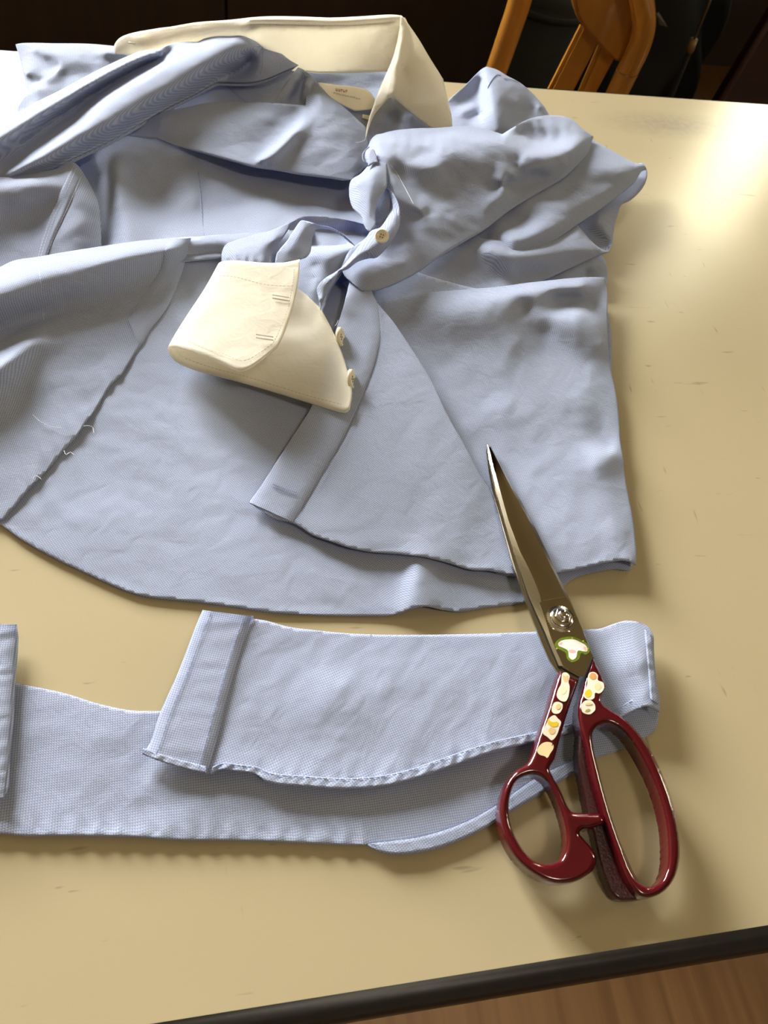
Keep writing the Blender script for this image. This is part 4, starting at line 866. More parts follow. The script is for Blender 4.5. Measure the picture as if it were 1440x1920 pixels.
cuff = loft('cuff', [
    [(601, 582, 24), (618, 612, 23), (640, 660, 21), (654, 705, 19.5), (660, 735, 19), (655, 768, 18)],
    [(590, 568, 20), (604, 612, 19), (622, 660, 18), (636, 705, 17), (642, 740, 17), (640, 772, 17)],
    [(562, 545, 15), (562, 600, 14), (565, 650, 15), (570, 700, 15), (575, 753, 14.5)],
    [(500, 520, 14), (480, 590, 13), (465, 640, 12.5), (470, 690, 12), (475, 722.5, 12)],
    [(425, 500, 18), (395, 560, 15), (370, 610, 14), (355, 650, 13), (346, 686, 12.5)],
    [(411, 497, 26), (385, 545, 23), (355, 590, 20), (330, 630, 18), (316.5, 655, 17.5)],
    [(420, 491, 34), (396, 535, 31), (368, 585, 29), (345, 628, 27), (333, 652, 26)],
    [(445, 490, 38), (430, 540, 36), (405, 600, 34), (385, 640, 33), (370, 663, 32)],
    [(490, 494, 40), (480, 540, 39), (460, 600, 38), (440, 650, 37), (418, 682, 36)],
    [(530, 494, 41), (522, 540, 40.5), (508, 600, 40), (488, 650, 39), (459, 694, 38)],
    [(562, 488, 41), (561, 515, 41), (553, 560, 41), (534, 620, 40.5), (520, 651, 40)]],
    26, 9, S, M_WHITE, ang=0.5, thick=1.6, wr=[(0.7, 20, 0.5, 1.7), (0.3, 8, 1.2, 1.6)])
def surf_line(pts, rad, mat, name, parent, n=8):
    tube(name, smooth3(PA(np.array(pts, float)), n), rad, mat, parent, 6)
def dashes(pts, name, parent, mat, rad=0.00022, dash=1.8, gap=0.8):
    w = smooth3(PA(np.array(pts, float)), 10); arc = np.concatenate([[0], np.cumsum(np.linalg.norm(np.diff(w, axis=0), axis=1))]) * 1000
    V = []; Fc = []; t = 0
    while t < arc[-1] - 0.5:
        q = np.linspace(t, min(arc[-1], t + dash), 3); p = np.stack([np.interp(q, arc, w[:, k]) for k in range(3)], 1)
        tg = p[-1] - p[0]; tg /= np.linalg.norm(tg) + 1e-9; sd = np.array([tg[1], -tg[0], 0]) * rad; b0 = len(V)
        for j in range(3): V += [p[j] - sd, p[j] + [0, 0, rad], p[j] + sd]
        for j in range(2):
            a = b0 + j * 3; Fc += [(a, a + 1, a + 4, a + 3), (a + 1, a + 2, a + 5, a + 4)]
        t += dash + gap
    return from_data(name, V, Fc, mat, parent)
cuff_stitch = simple('cuff_thread', (0.66, 0.58, 0.42), 0.8)
dashes([(411, 517, 37.5), (440, 519, 40), (490, 532, 41.2), (525, 536, 42), (553, 536, 42.5)], 'cuff_stitching', cuff, cuff_stitch)
dashes([(345, 634, 28.6), (372, 648, 33.5), (420, 664, 37.6), (458, 676, 39.4), (500, 652, 40.5), (516, 636, 41.2), (536, 590, 41.8), (547, 545, 42.2), (552, 505, 42.2)], 'cuff_stitching', cuff, cuff_stitch)
dashes([(347, 672, 14), (400, 690, 13.7), (475, 710, 13.5), (575, 741, 16), (640, 758, 18.4)], 'cuff_stitching', cuff, cuff_stitch)
for (x0, y0, x1, y1) in ((511, 556, 542, 561), (480, 630, 513, 635)):
    for d in (-3, 3):
        dashes([(x0, y0 + d, 42.2), ((x0 + x1) / 2, (y0 + y1) / 2 + d, 42.4), (x1, y1 + d, 42.4)], 'buttonhole', cuff, M_WHITE_THREAD, 0.0005, 0.7, 0.15)

def button(name, cen, nrm, r, parent, mat=M_BUTTON):
    """small four-hole shirt button with a raised rim"""
    bm = bmesh.new(); pr = [(0, 0.30), (0.35, 0.32), (0.62, 0.40), (0.78, 0.62), (0.92, 0.55), (1.0, 0.25), (1.0, -0.1), (0.85, -0.3), (0, -0.3)]
    rings = []; n = 28
    for (a, z) in pr:
        rings.append([bm.verts.new((a * r * math.cos(2 * math.pi * i / n), a * r * math.sin(2 * math.pi * i / n), z * r * 0.5)) for i in range(n)] if a else [bm.verts.new((0, 0, z * r * 0.5))])
    for A, B in zip(rings, rings[1:]):
        for i in range(n):
            if len(A) == 1: bm.faces.new((A[0], B[i], B[(i + 1) % n]))
            elif len(B) == 1: bm.faces.new((A[i], B[0], A[(i + 1) % n]))
            else: bm.faces.new((A[i], B[i], B[(i + 1) % n], A[(i + 1) % n]))
    bmesh.ops.recalc_face_normals(bm, faces=bm.faces[:])
    q = Vector(nrm).to_track_quat('Z', 'Y').to_matrix().to_4x4(); bm.transform(Matrix.Translation(Vector(cen)) @ q)
    o = bm_obj(name, bm, mat, parent, True)
    bm2 = bmesh.new()
    for a in range(4):
        th = math.pi / 4 + a * math.pi / 2
        bmesh.ops.create_cone(bm2, cap_ends=True, segments=10, radius1=r * 0.10, radius2=r * 0.10, depth=r * 0.06, matrix=Matrix.Translation((0.24 * r * math.cos(th), 0.24 * r * math.sin(th), r * 0.17)))
    bm2.transform(Matrix.Translation(Vector(cen)) @ q)
    bm_obj('thread_hole', bm2, simple('button_hole', (0.25, 0.20, 0.12), 0.8) if 'button_hole' not in bpy.data.materials else bpy.data.materials['button_hole'], o)
    return o
strip_out = [(601, 583, 27, 'c'), (597, 560, 27), (594, 541, 28), (600, 530, 29), (613, 519, 29), (627, 511, 29), (640, 501, 29), (655.5, 483, 30), (671, 463.5, 34), (689, 444, 37), (696, 433, 39), (713, 426, 40), (728, 405, 39), (736, 392, 38), (734, 375, 37), (725, 353, 38, 'c'), (731, 354, 39), (738, 364, 40), (747, 382, 40), (750, 400, 41), (749, 424, 40.5), (742, 440, 40), (733, 454, 39), (720, 471, 35), (704, 484, 33), (693, 484.5, 32), (671, 491, 30), (653, 504, 29), (638, 511, 28), (627, 529, 27), (613, 551, 26), (607, 562, 26)]
sheet('button_strip', strip_out, [[(620, 525, 34), (650, 500, 35), (680, 470, 37), (705, 450, 41), (725, 435, 42.5), (740, 405, 42)], [(690, 470, 38), (715, 460, 40)], [(604, 560, 32)]], S, M_BLUE, 3, 1.5, [(0.25, 9, 0.9, 1.5)], ang=1.2)
stitches('strip_stitching', [(741, 385), (743, 402), (740, 425), (733, 445)], 'button_strip', M_THREAD, S, dash=2.0, gap=0.5, lift=0.4, rad=0.15)
sheet('strip_lining', [(703, 426, 28, 'c'), (703, 405, 29), (712, 378, 31), (724, 352, 33, 'c'), (740, 375, 36), (738, 400, 36), (720, 425, 33, 'c')], [[(715, 405, 26), (722, 385, 27)]], S, M_BLUE, 3.5, 1.5, ang=0.6)
sheet('sleeve_flap', [(689, 312, 40, 'c'), (700, 304, 42), (709, 302, 43), (725, 302, 44, 'c'), (726, 325, 43), (725.5, 347, 42), (720, 360, 41), (709, 378, 40), (704, 396, 40), (703, 424, 39), (693, 434, 38, 'c'), (687, 429, 38), (680, 404, 38), (667, 391, 36), (662, 384, 35), (657, 360, 35), (660, 338, 37), (676, 326, 39)], [[(700, 325, 45), (695, 360, 44), (692, 400, 41)], [(672, 345, 42), (674, 375, 40)], [(665, 365, 37)], [(680, 350, 43), (684, 385, 41)]],
    S, M_BLUE, 3.5, 1.4, [(0.3, 10, 1.0, 1.5)], ang=0.4, roll=[(11, 17, 2)])
button('button', P(716, 443, 43.6), (-0.30, -0.55, 0.8), 0.0052, S)
# cuff buttons standing on the outer face
for (x, y, h) in ((637, 632, 23), (658, 711, 20.5)):
    button('button', P(x, y, h - 1.5), (0.90, -0.25, 0.36), 0.0066, cuff)
surf_line([(628, 611, 25), (632, 606, 26), (634, 600, 27)], 0.0002, M_PALE_THREAD, 'loose_thread', S)

# upper right sleeve, the largest fold
big_out = [(640, 500, 22, 'c'), (655, 470, 24), (690, 440, 24), (700, 380, 30), (700, 320, 33), (689, 308, 32), (684, 290, 32), (690, 275, 33), (697, 262, 34), (706, 253, 36), (716, 251, 37), (740, 245, 38), (780, 241, 39), (820, 240, 40), (862, 236.5, 41), (889, 237.5, 42), (917, 244, 42), (942, 251.5, 41, 'c'), (967, 236, 40), (998, 222, 39), (1025.5, 217, 38), (1056, 218, 37), (1075.5, 226, 36), (1089, 239, 35), (1113, 256, 32, 'c'), (1110, 265, 32), (1098, 286, 33), (1078, 308, 33), (1056, 328, 32), (1014, 353, 30), (959, 386, 28), (903, 428, 25), (875.5, 444, 24), (820, 478, 22), (782, 504, 20), (738, 527, 23), (704, 538, 23.5), (680, 539, 23.5), (662, 531, 23), (645, 515, 22.5)]
sheet('right_sleeve', big_out, [
    [(700, 298, 42), (726, 300, 44), (742, 291, 45), (755, 295, 45), (770, 308, 45), (793, 314, 45.5), (827, 306, 46.5), (849, 290, 47.5), (880, 273, 48), (910, 262, 48), (942, 258, 46)],
    [(710, 270, 42), (740, 266, 43), (790, 272, 44), (830, 262, 46), (870, 253, 46)], [(780, 290, 43.5), (810, 285, 44)],
    [(948, 256, 46), (965, 268, 46), (987, 281, 46), (1014, 288, 46.5), (1042, 290, 46), (1068, 283, 44), (1092, 268, 40)],
    [(975, 250, 36), (1000, 262, 35), (1030, 265, 36), (1060, 262, 38)], [(1000, 240, 37), (1040, 238, 38), (1070, 245, 38)],
    [(740, 320, 38), (800, 345, 37), (860, 330, 39)], [(960, 305, 44), (1010, 315, 43), (1060, 308, 40)],
    [(760, 400, 30), (820, 400, 31), (880, 370, 33), (950, 345, 34), (1020, 330, 34)],
    [(740, 460, 25), (800, 450, 26), (860, 420, 28.5)], [(690, 500, 28), (720, 500, 28), (760, 495, 27)],
    [(957, 292, 46), (948, 320, 43), (942, 350, 38), (955, 368, 33)], [(970, 300, 43), (962, 330, 41)], [(925, 310, 43.5), (920, 350, 35)],
    [(910, 390, 31.5), (930, 372, 34), (958, 368, 33)], [(730, 320, 43), (752, 352, 39), (775, 384, 35.5), (790, 400, 33), (805, 425, 30)], [(752, 338, 37.5), (785, 372, 33.5)]],
    S, M_BLUE, 4.5, 1.15, [(0.8, 20, -0.4, 1.9), (0.35, 7, -0.2, 1.5)], pucker=[([(730, 262), (790, 262), (850, 252)], 0.35, 12, 26), ([(985, 250), (1030, 248), (1080, 255)], 0.45, 13, 26)], ang=0.3, roll=[(7, 17, 2), (18, 24, 2.5), (25, 38, 3.5)])
stitches('sleeve_seam', [(727, 303), (741, 320), (754, 342), (770, 372), (775, 382)], 'right_sleeve', M_PALE_THREAD, S, solid=True, rad=0.3, lift=0.3)
surf_line([(692, 276, 40), (684, 283, 40), (680, 292, 40), (682, 302, 39), (689, 307, 38.5)], 0.0005, M_BLUE, 'button_loop', S)
sheet('sleeve_tab', [(690, 312, 43.5, 'c'), (691, 295, 44), (693, 281, 45), (700, 279, 45.5), (705, 290, 45.5), (709, 304, 45, 'c'), (700, 306, 44.5)], [], S, M_BLUE, 3, 1.5, ang=0.5)

#@@OFFCUT
# ------------------------------------------------------------------ the strip cut off the hem
c = P(620, 1400, 0)
strip = thing('hem_offcut', 'long strip of blue shirt hem cut off and folded over itself', 'fabric strip', (c[0], c[1], TABLE_Z))
T = strip
ob_bot = [(1235, 1342, 2.5, 'c'), (1231, 1364, 2), (1210, 1383, 2), (1193, 1393, 2), (1166, 1405, 2), (1118, 1421.5, 2), (1081, 1445, 2), (1023, 1484, 2), (959, 1522, 2), (924, 1544, 2.5), (889, 1564, 2.5), (838, 1586, 2.5), (784, 1599, 3), (752, 1602.5, 3), (717, 1599, 3), (694, 1587, 3), (681, 1583, 3.5), (640, 1580, 3.5), (540, 1575, 3.5), (440, 1572, 3.5), (336, 1571, 3.5), (244, 1565, 4), (122, 1563, 4), (46, 1563, 4), (0, 1559, 4), (-130, 1556, 4, 'c')]
ob_top = [(-130, 1272, 2, 'c'), (0, 1277, 2), (26, 1280.5, 2), (46, 1284, 2), (122, 1300, 2), (183, 1319, 2), (238, 1331, 2), (260, 1333, 2), (299, 1333, 2), (420, 1330, 2), (700, 1320, 2), (1000, 1310, 2), (1190, 1312, 2.5), (1236, 1320, 4, 'c')]
sheet('back_strip', ob_bot + ob_top, [[(100, 1420, 3), (300, 1440, 2.5), (600, 1450, 3), (900, 1430, 3)], [(60, 1540, 3.5), (200, 1530, 3), (400, 1545, 3.5), (600, 1550, 3)]],
    T, M_BLUE, 6.5, 1.5, [(0.6, 26, 0.3, 1.8), (0.3, 9, 0.9, 1.6), (0.12, 4, 0.3, 1.3)], pucker=[([(-100, 1550), (122, 1556), (336, 1564), (540, 1568), (690, 1575)], 0.7, 10, 18)], ang=0.04, roll=[(16, 25, 1.6)])
ha = [(1118, 1421.5), (1081, 1445), (1023, 1484), (959, 1522), (924, 1544), (889, 1564), (838, 1586), (784, 1599), (752, 1602.5), (717, 1599), (690, 1586)]
hb = [(1112, 1404), (1081, 1423), (1040, 1441), (1001, 1461), (959, 1490), (927, 1512), (880, 1538), (832, 1557), (784, 1570), (735, 1577), (690, 1582)]
band('hem', hb, ha, 'back_strip', T, M_BLUE, 1.2, 6, 4, pucker=(0.7, 7.5), ang=0.5)
stitches('hem_stitching', offset(hb, 1.5), 'back_strip', M_THREAD, T, dash=2.2, gap=0.5, lift=0.8, rad=0.22)

of_hem = [(387, 1451, 7, 'c'), (395, 1452, 7), (415, 1443, 8), (445, 1446, 8), (480, 1452, 8), (500, 1466, 8), (575, 1475, 8), (645, 1479, 8), (704, 1476, 8), (745, 1469, 8), (784, 1458, 8), (864, 1431, 8), (927.5, 1409, 8), (1001, 1391, 7), (1060, 1376, 6), (1110, 1363, 6), (1170, 1345, 8), (1184, 1335, 10), (1198, 1329, 12.5), (1211.5, 1324, 14), (1224, 1328, 13.5), (1236, 1335, 12, 'c')]
of_right = [(1236, 1317, 12), (1231, 1288, 12), (1226, 1248, 11.5), (1224, 1212, 11), (1223, 1190.5, 10.5), (1215, 1176, 10), (1199, 1167, 10), (1181, 1163.5, 10)]
of_top = [(1166, 1165, 9.5), (1141, 1173, 8.5), (1128, 1178, 8), (1094, 1180.5, 7), (1016, 1184, 6), (869, 1189, 5), (720, 1190, 5), (640, 1186.5, 5), (600, 1182.5, 5), (540, 1175, 5.5), (500, 1164, 6), (475, 1160, 6.5, 'c')]
of_pl = [(475, 1155, 7, 'c'), (440, 1154, 7.5), (410, 1150, 7.5), (380, 1143.5, 7, 'c'), (367, 1174, 7), (336, 1256, 7), (299.5, 1339, 7), (281, 1394, 7), (267, 1414, 7, 'c'), (300, 1427, 7), (350, 1442, 7), (380, 1450, 7)]
sheet('front_strip', of_hem + of_right + of_top + of_pl, [
    [(560, 1250, 6), (700, 1260, 6.5), (850, 1270, 7), (1000, 1260, 7)], [(480, 1400, 6.5), (600, 1420, 7), (750, 1400, 7), (900, 1360, 7.5)],
    [(1150, 1230, 10), (1180, 1230, 13), (1205, 1240, 14)], [(1150, 1300, 8), (1190, 1290, 12), (1215, 1290, 14)], [(1080, 1300, 6.5), (1120, 1320, 6.5)], [(640, 1290, 8.5), (690, 1320, 7)], [(420, 1280, 7.5)], [(350, 1380, 7.5)]],
    T, M_BLUE, 6, 1.5, [(0.6, 24, 0.9, 1.9), (0.3, 9, 0.8, 1.6), (0.12, 4, 0.3, 1.3)], pucker=[([(1198, 1316), (1120, 1345), (1001, 1378), (864, 1418), (745, 1455), (645, 1464), (500, 1450)], 0.35, 9, 18)], ang=0.3, roll=[(21, 28, 2.2)])
band('placket', [(380, 1144), (367, 1174), (336, 1256), (299.5, 1339), (281, 1394), (267.5, 1413.5)], [(475, 1155.5), (450, 1225), (425, 1315), (400, 1410), (388, 1450)], 'front_strip', T, M_BLUE, 1.6, 8, 5, pucker=(0.22, 7.0), ang=-0.3)
for ln in ([(396, 1150), (383, 1180), (352, 1261), (317, 1344), (300, 1396), (290, 1420)], [(456, 1160), (433, 1226), (408, 1312), (383, 1403), (372, 1444)]):
    stitches('placket_stitching', ln, 'front_strip', M_THREAD, T, dash=2.2, gap=0.9, lift=2.1, rad=0.24)
fa = [(395, 1451), (415, 1443), (445, 1446), (480, 1452), (500, 1466), (575, 1475), (645, 1479), (704, 1476), (745, 1469), (784, 1458), (864, 1431), (927.5, 1409), (1001, 1391), (1060, 1376), (1110, 1363), (1170, 1345), (1198, 1329)]
fb = [(398, 1438), (418, 1430), (447, 1433), (483, 1438), (505, 1448), (577, 1455), (643, 1459), (699, 1456), (738, 1450), (776, 1440), (857, 1412), (922, 1391), (997, 1374), (1056, 1360), (1105, 1346), (1160, 1326), (1186, 1311)]
band('hem', fb, fa, 'front_strip', T, M_BLUE, 1.3, 6, 4, pucker=(0.7, 7.0), ang=0.5)
stitches('hem_stitching', offset(fb, 2), 'front_strip', M_THREAD, T, dash=2.2, gap=0.6, lift=1.5, rad=0.18)
band('hem', [(268, 1402), (302, 1414), (352, 1428), (386, 1437)], [(267, 1414), (300, 1427), (350, 1442), (387, 1450.5)], 'front_strip', T, M_BLUE, 2.2, 6, 4, pucker=(0.4, 7), ang=0.9)
band('side_hem', [(1208, 1180), (1212, 1220), (1216, 1265), (1219, 1310)], [(1222, 1190), (1225, 1230), (1230, 1280), (1235, 1320)], 'front_strip', T, M_BLUE, 1.0, 5, 4, pucker=(0.7, 5.5), ang=0.3)

sheet('left_strip', [(-130, 1166, 8, 'c'), (0, 1170, 8), (31.5, 1170.6, 8, 'c'), (29, 1219, 8), (24, 1280, 8), (20, 1366, 8), (14, 1415, 8), (11.6, 1479, 8), (6, 1495, 8, 'c'), (0, 1499, 8), (-130, 1512, 8, 'c')], [[(-40, 1250, 7), (-40, 1400, 7)]],
    T, M_BLUE, 6, 1.5, [(0.5, 12, 0.1, 1.6)], ang=0.0, roll=[(2, 8, 1.5)])
band('placket', [(-70, 1168), (-74, 1300), (-80, 1420), (-86, 1505)], [(31, 1171), (24, 1280), (18, 1380), (8, 1494)], 'left_strip', T, M_BLUE, 1.2, 6, 5, pucker=(0.5, 6), ang=0.0)

#@@SCISSORS
# ------------------------------------------------------------------ tailor's scissors
c = P(1085, 1280, 0)
sciss = thing('tailor_scissors', 'large steel tailor scissors with glossy dark red handles covered in stickers', 'scissors', (c[0], c[1], TABLE_Z))
G = sciss
hgt = Field(np.array([(915, 832, 10.8), (940, 830, 10.8), (932, 885, 13.4), (965, 880, 13.4), (940, 1000, 14.5), (1060, 1000, 14.5), (1010, 1160, 19), (1090, 1160, 19), (1045, 1260, 21), (1110, 1260, 21)], float), 1.0)
def hb(pts, d=0.0):
    a = np.array([(x, y) for x, y in pts], float); return np.column_stack([a, hgt(a) + d])
def rs2(pts, k):
    a = np.array(pts, float); t = np.concatenate([[0], np.cumsum(np.linalg.norm(np.diff(a[:, :2], axis=0), axis=1))]); t /= t[-1]
    return np.stack([np.interp(np.linspace(0, 1, k), t, a[:, q]) for q in range(a.shape[1])], 1)
def rounded_slab(name, outline, holes, hs, thick, rad, mat, parent, step=3.0, pxmm=3.35, lens=0.0):
    ol, _ = spline([(p[0], p[1], 0, *p[2:]) for p in outline], step, True)
    hl = [spline([(p[0], p[1], 0, *p[2:]) for p in h], step, True)[0] for h in holes]
    hf = Field(np.array(hs, float), 1.3)
    x0, y0 = ol[:, :2].min(0); x1, y1 = ol[:, :2].max(0)
    g = np.array([(x + (step / 2 if k % 2 else 0), y) for k, y in enumerate(np.arange(y0, y1, step * 0.866)) for x in np.arange(x0, x1, step)])
    g = g[inside(ol, g)]
    for h in hl: g = g[~inside(h, g)]
    edge = np.concatenate([ol] + hl); g = g[mindist(g, edge) > step * 0.6]
    # rings close to the edge make the rounding crisp
    allp = np.concatenate([edge[:, :2], g]); loops = []; b = 0; ed = []
    for l in [ol] + hl:
        n = len(l); loops.append(list(range(b, b + n))); ed += [(b + i, b + (i + 1) % n) for i in range(n)]; b += n
    r = delaunay_2d_cdt([Vector(p) for p in allp], ed, [], 0, 1e-6)
    vp = np.array([tuple(v) for v in r[0]]); fs = []
    cen = np.array([vp[list(f)].mean(0) for f in r[2]]); ok = inside(ol, cen)
    for h in hl: ok &= ~inside(h, cen)
    fs = [tuple(f) for f, o_ in zip(r[2], ok) if o_]
    d = mindist(vp, edge) / pxmm; q = np.clip(d / rad, 0, 1)
    z = hf(vp) - rad * (1 - np.sqrt(np.clip(1 - (1 - q)**2, 0, 1))) + lens * np.clip(d / 6, 0, 1)
    co = PA(np.column_stack([vp, z])); top = []
    for f in fs:
        a, b_, c_ = co[f[0]], co[f[1]], co[f[2]]; top.append(f if np.cross(b_ - a, c_ - a)[2] > 0 else f[::-1])
    inv = {}
    for i, o_ in enumerate(r[3]):
        for k in o_:
            if k < len(edge): inv[k] = i
    V = [tuple(p) for p in co]; Fc = list(top); N0 = len(V)
    base = hf(vp) - thick
    zb = np.where(True, TABLE_Z + base / 1000, 0)
    # bottom: mirrored rounding
    zbot = zb + (rad * 0.7 * (1 - np.sqrt(np.clip(1 - (1 - q)**2, 0, 1)))) / 1000
    V += [(co[i][0], co[i][1], max(zbot[i], TABLE_Z + 0.0002)) for i in range(N0)]
    Fc += [tuple(N0 + k for k in f[::-1]) for f in top]
    for lp in loops:
        n = len(lp)
        for i in range(n):
            a, b_ = inv.get(lp[i]), inv.get(lp[(i + 1) % n])
            if a is None or b_ is None or a == b_: continue
            Fc.append((a, b_, N0 + b_, N0 + a))
    o = from_data(name, V, Fc, mat, parent)
    bm = bmesh.new(); bm.from_mesh(o.data); bmesh.ops.recalc_face_normals(bm, faces=bm.faces[:]); bm.to_mesh(o.data); bm.free()
    sharp(o, 60); return o

# lower blade, showing as a sliver under the upper one
lower = [(914, 831), (912, 846), (917, 885), (927, 932), (942, 990), (958, 1047), (973, 1090), (986, 1128), (1001, 1168), (1016, 1206), (1030, 1238), (1043, 1257), (1085, 1276), (1092, 1240), (1060, 1170), (1020, 1070), (975, 960), (940, 885)]
def plate(name, outline, d_top, d_bot, mat, parent, bev=0.0):
    t = hb(outline, d_top); top = PA(t); n = len(top); bot = top.copy(); bot[:, 2] -= (d_top - d_bot) / 1000
    bm = bmesh.new(); a = [bm.verts.new(p) for p in top]; b = [bm.verts.new(p) for p in bot]
    f = bm.faces.new(a); bm.faces.new(b[::-1])
    for i in range(n): bm.faces.new((a[(i + 1) % n], a[i], b[i], b[(i + 1) % n]))
    bmesh.ops.recalc_face_normals(bm, faces=bm.faces[:])
    if bev: bmesh.ops.bevel(bm, geom=[e for e in bm.edges if e.calc_face_angle(0) > 0.6], offset=bev, segments=2, affect='EDGES')
    return bm_obj(name, bm, mat, parent)
plate('lower_blade', lower, -2.6, -4.0, M_STEEL_B, G)
# upper blade: edge bevel, hollow ground face, spine bevel and flat shoulder
e_left = [(914, 833), (915, 848), (921, 877), (932, 927), (947, 980), (965, 1040), (981, 1086), (993, 1120), (1006, 1150), (1021, 1183), (1036, 1220), (1048, 1248)]
r_left = [(917.5, 839), (922, 862), (937, 917), (953, 975), (975, 1034), (991, 1064), (1005, 1096), (1016, 1126)]
r_left2 = [(1016, 1126), (1010, 1128), (1020, 1158), (1033, 1195), (1044, 1222), (1056, 1248)]
r_right = [(919.5, 838), (935, 868), (962, 922), (990, 972), (1017, 1030), (1040, 1075), (1061, 1120)]
e_right = [(920, 835), (930, 857), (955, 902), (980, 945), (1005, 992), (1030, 1045), (1055, 1097), (1070, 1127)]
k = 26
bmV = []; bmF = []
def strip_(A, B):
    b0 = len(bmV); 
    for p in A: bmV.append(p)
    for p in B: bmV.append(p)
    n = len(A)
    for i in range(n - 1): bmF.append((b0 + i, b0 + i + 1, b0 + n + i + 1, b0 + n + i))
EL = PA(np.column_stack([rs2([q for q in e_left], k)[:, :2], hgt(rs2(e_left, k)) - 1.3]))
rl = [q for q in r_left] + [(1022, 1160), (1033, 1195), (1044, 1222), (1056, 1249)]
RL = PA(np.column_stack([rs2(rl, k)[:, :2], hgt(rs2(rl, k)) - 0.1]))
strip_(EL, RL)
rr_ = [q for q in r_right] + [(1091.5, 1180), (1111, 1230)]
er_ = [q for q in e_right] + [(1092.5, 1180), (1112, 1230)]
RR = PA(np.column_stack([rs2(rr_, k)[:, :2], hgt(rs2(rr_, k)) - 0.1])); ER = PA(np.column_stack([rs2(er_, k)[:, :2], hgt(rs2(er_, k)) - 1.5]))
strip_(RR, ER)
ERb = ER.copy(); ERb[:, 2] -= 0.0016; ELb = EL.copy(); ELb[:, 2] -= 0.0003
strip_(ER, ERb); strip_(ELb, EL); strip_(ERb, ELb)
from_data('upper_blade', bmV, bmF, M_STEEL_B, G, False)
bmV = []; bmF = []
kk = 22; L_, R_ = rs2(r_left, kk)[:, :2], rs2(r_right, kk)[:, :2]; prev = None; rows = []
for j in range(7):
    t = j / 6; q = L_ * (1 - t) + R_ * t; fade = np.clip(np.arange(kk) / 6, 0, 1)
    rows.append(PA(np.column_stack([q, hgt(q) - 0.1 - 0.30 * 4 * t * (1 - t) * fade])))
for A, B in zip(rows, rows[1:]): strip_(A, B)
from_data('ground_face', bmV, bmF, M_STEEL, G, True)
# flat shoulder round the pivot
sh = [(1016, 1126), (1061, 1119), (1070, 1130), (1092, 1180), (1111, 1230), (1095, 1270), (1056, 1249), (1044, 1222), (1033, 1195), (1022, 1160), (1011, 1131)]
plate('blade_shoulder', sh, 0.15, -2.0, M_STEEL, G, 0.0002)
plate('ground_step', [(1017, 1125), (1061, 1118), (1061.5, 1120), (1017, 1127.5)], 0.35, 0.0, M_STEEL_S, G)

# pivot screw with knurled washer
def lathe(name, cen, nrm, prof, n, mat, parent, knurl=None):
    bm = bmesh.new(); rings = []
    for pi_, (r_, z) in enumerate(prof):
        rings.append([bm.verts.new(((r_ * (1 + (knurl[1] if knurl and pi_ in knurl[0] and i % 2 else 0))) * math.cos(2 * math.pi * i / n), (r_ * (1 + (knurl[1] if knurl and pi_ in knurl[0] and i % 2 else 0))) * math.sin(2 * math.pi * i / n), z)) for i in range(n)])
    for A, B in zip(rings, rings[1:]):
        for i in range(n): bm.faces.new((A[i], A[(i + 1) % n], B[(i + 1) % n], B[i]))
    bm.faces.new(rings[-1]); bm.faces.new(rings[0][::-1])
    bmesh.ops.recalc_face_normals(bm, faces=bm.faces[:])
    q = Vector(nrm).to_track_quat('Z', 'Y').to_matrix().to_4x4(); bm.transform(Matrix.Translation(Vector(cen)) @ q)
    o = bm_obj(name, bm, mat, parent, True); sharp(o, 40); return o
pc = P(1051.5, 1161, 19.3); up = (0.0, 0.02, 1.0)
ws = lathe('washer', pc, up, [(0.0083, 0), (0.0083, 0.0006), (0.0066, 0.0011), (0.0064, 0.0008), (0.0062, 0.0008)], 72, M_STEEL_S, G, ((0, 1), -0.06))
lathe('screw_collar', pc + [0, 0, 0.0008], up, [(0.0064, 0), (0.0064, 0.0006), (0.0058, 0.0014), (0.0048, 0.0018), (0.0044, 0.0019)], 40, M_STEEL_S, G)
lathe('hex_nut', pc + [0.0002, 0.0003, 0.0026], up, [(0.0046, 0), (0.0046, 0.0011), (0.0040, 0.0016), (0.0032, 0.0017)], 6, M_STEEL_S, G)
lathe('screw_head', pc + [0.0003, 0.0004, 0.0041], up, [(0.0030, 0), (0.0030, 0.0010), (0.0025, 0.0016), (0.0014, 0.0019), (0.0012, 0.0015), (0.0006, 0.0015)], 32, M_STEEL_S, G)

# left handle with its crossbar stop
lh = [(1050, 1256, 'c'), (1085, 1276, 'c'), (1073, 1310), (1060, 1350), (1047, 1395), (1039, 1425), (1031, 1441), (1040, 1462), (1052, 1485), (1063, 1510), (1072, 1522), (1080, 1524), (1126, 1526, 'c'), (1134, 1538), (1131, 1547, 'c'), (1106, 1554), (1093, 1555), (1087, 1562), (1096, 1575), (1111, 1593), (1119, 1610), (1112, 1631), (1090, 1648), (1065, 1656), (1034, 1655), (1003, 1641), (972, 1616), (950, 1583), (938, 1547), (936, 1513), (946, 1474), (964, 1447), (989, 1430), (996, 1418), (1004, 1395), (1013, 1367), (1024, 1335), (1036, 1295), (1044, 1270)]
lhole = [(993, 1453), (1008, 1454), (1022, 1463), (1038, 1489), (1053, 1528), (1061, 1566), (1058, 1596), (1048, 1613), (1024, 1620), (997, 1611), (975, 1585), (960, 1552), (954, 1519), (957, 1491), (969, 1464)]
rounded_slab('left_handle', lh, [lhole], [(1060, 1265, 20.5), (1040, 1330, 21.5), (1010, 1420, 20.5), (950, 1500, 17), (945, 1550, 16), (1000, 1640, 16.5), (1070, 1640, 17), (1105, 1610, 17.5), (1060, 1540, 19), (1040, 1470, 20), (1130, 1537, 19)], 10.5, 3.0, M_RED, G, 2.6)
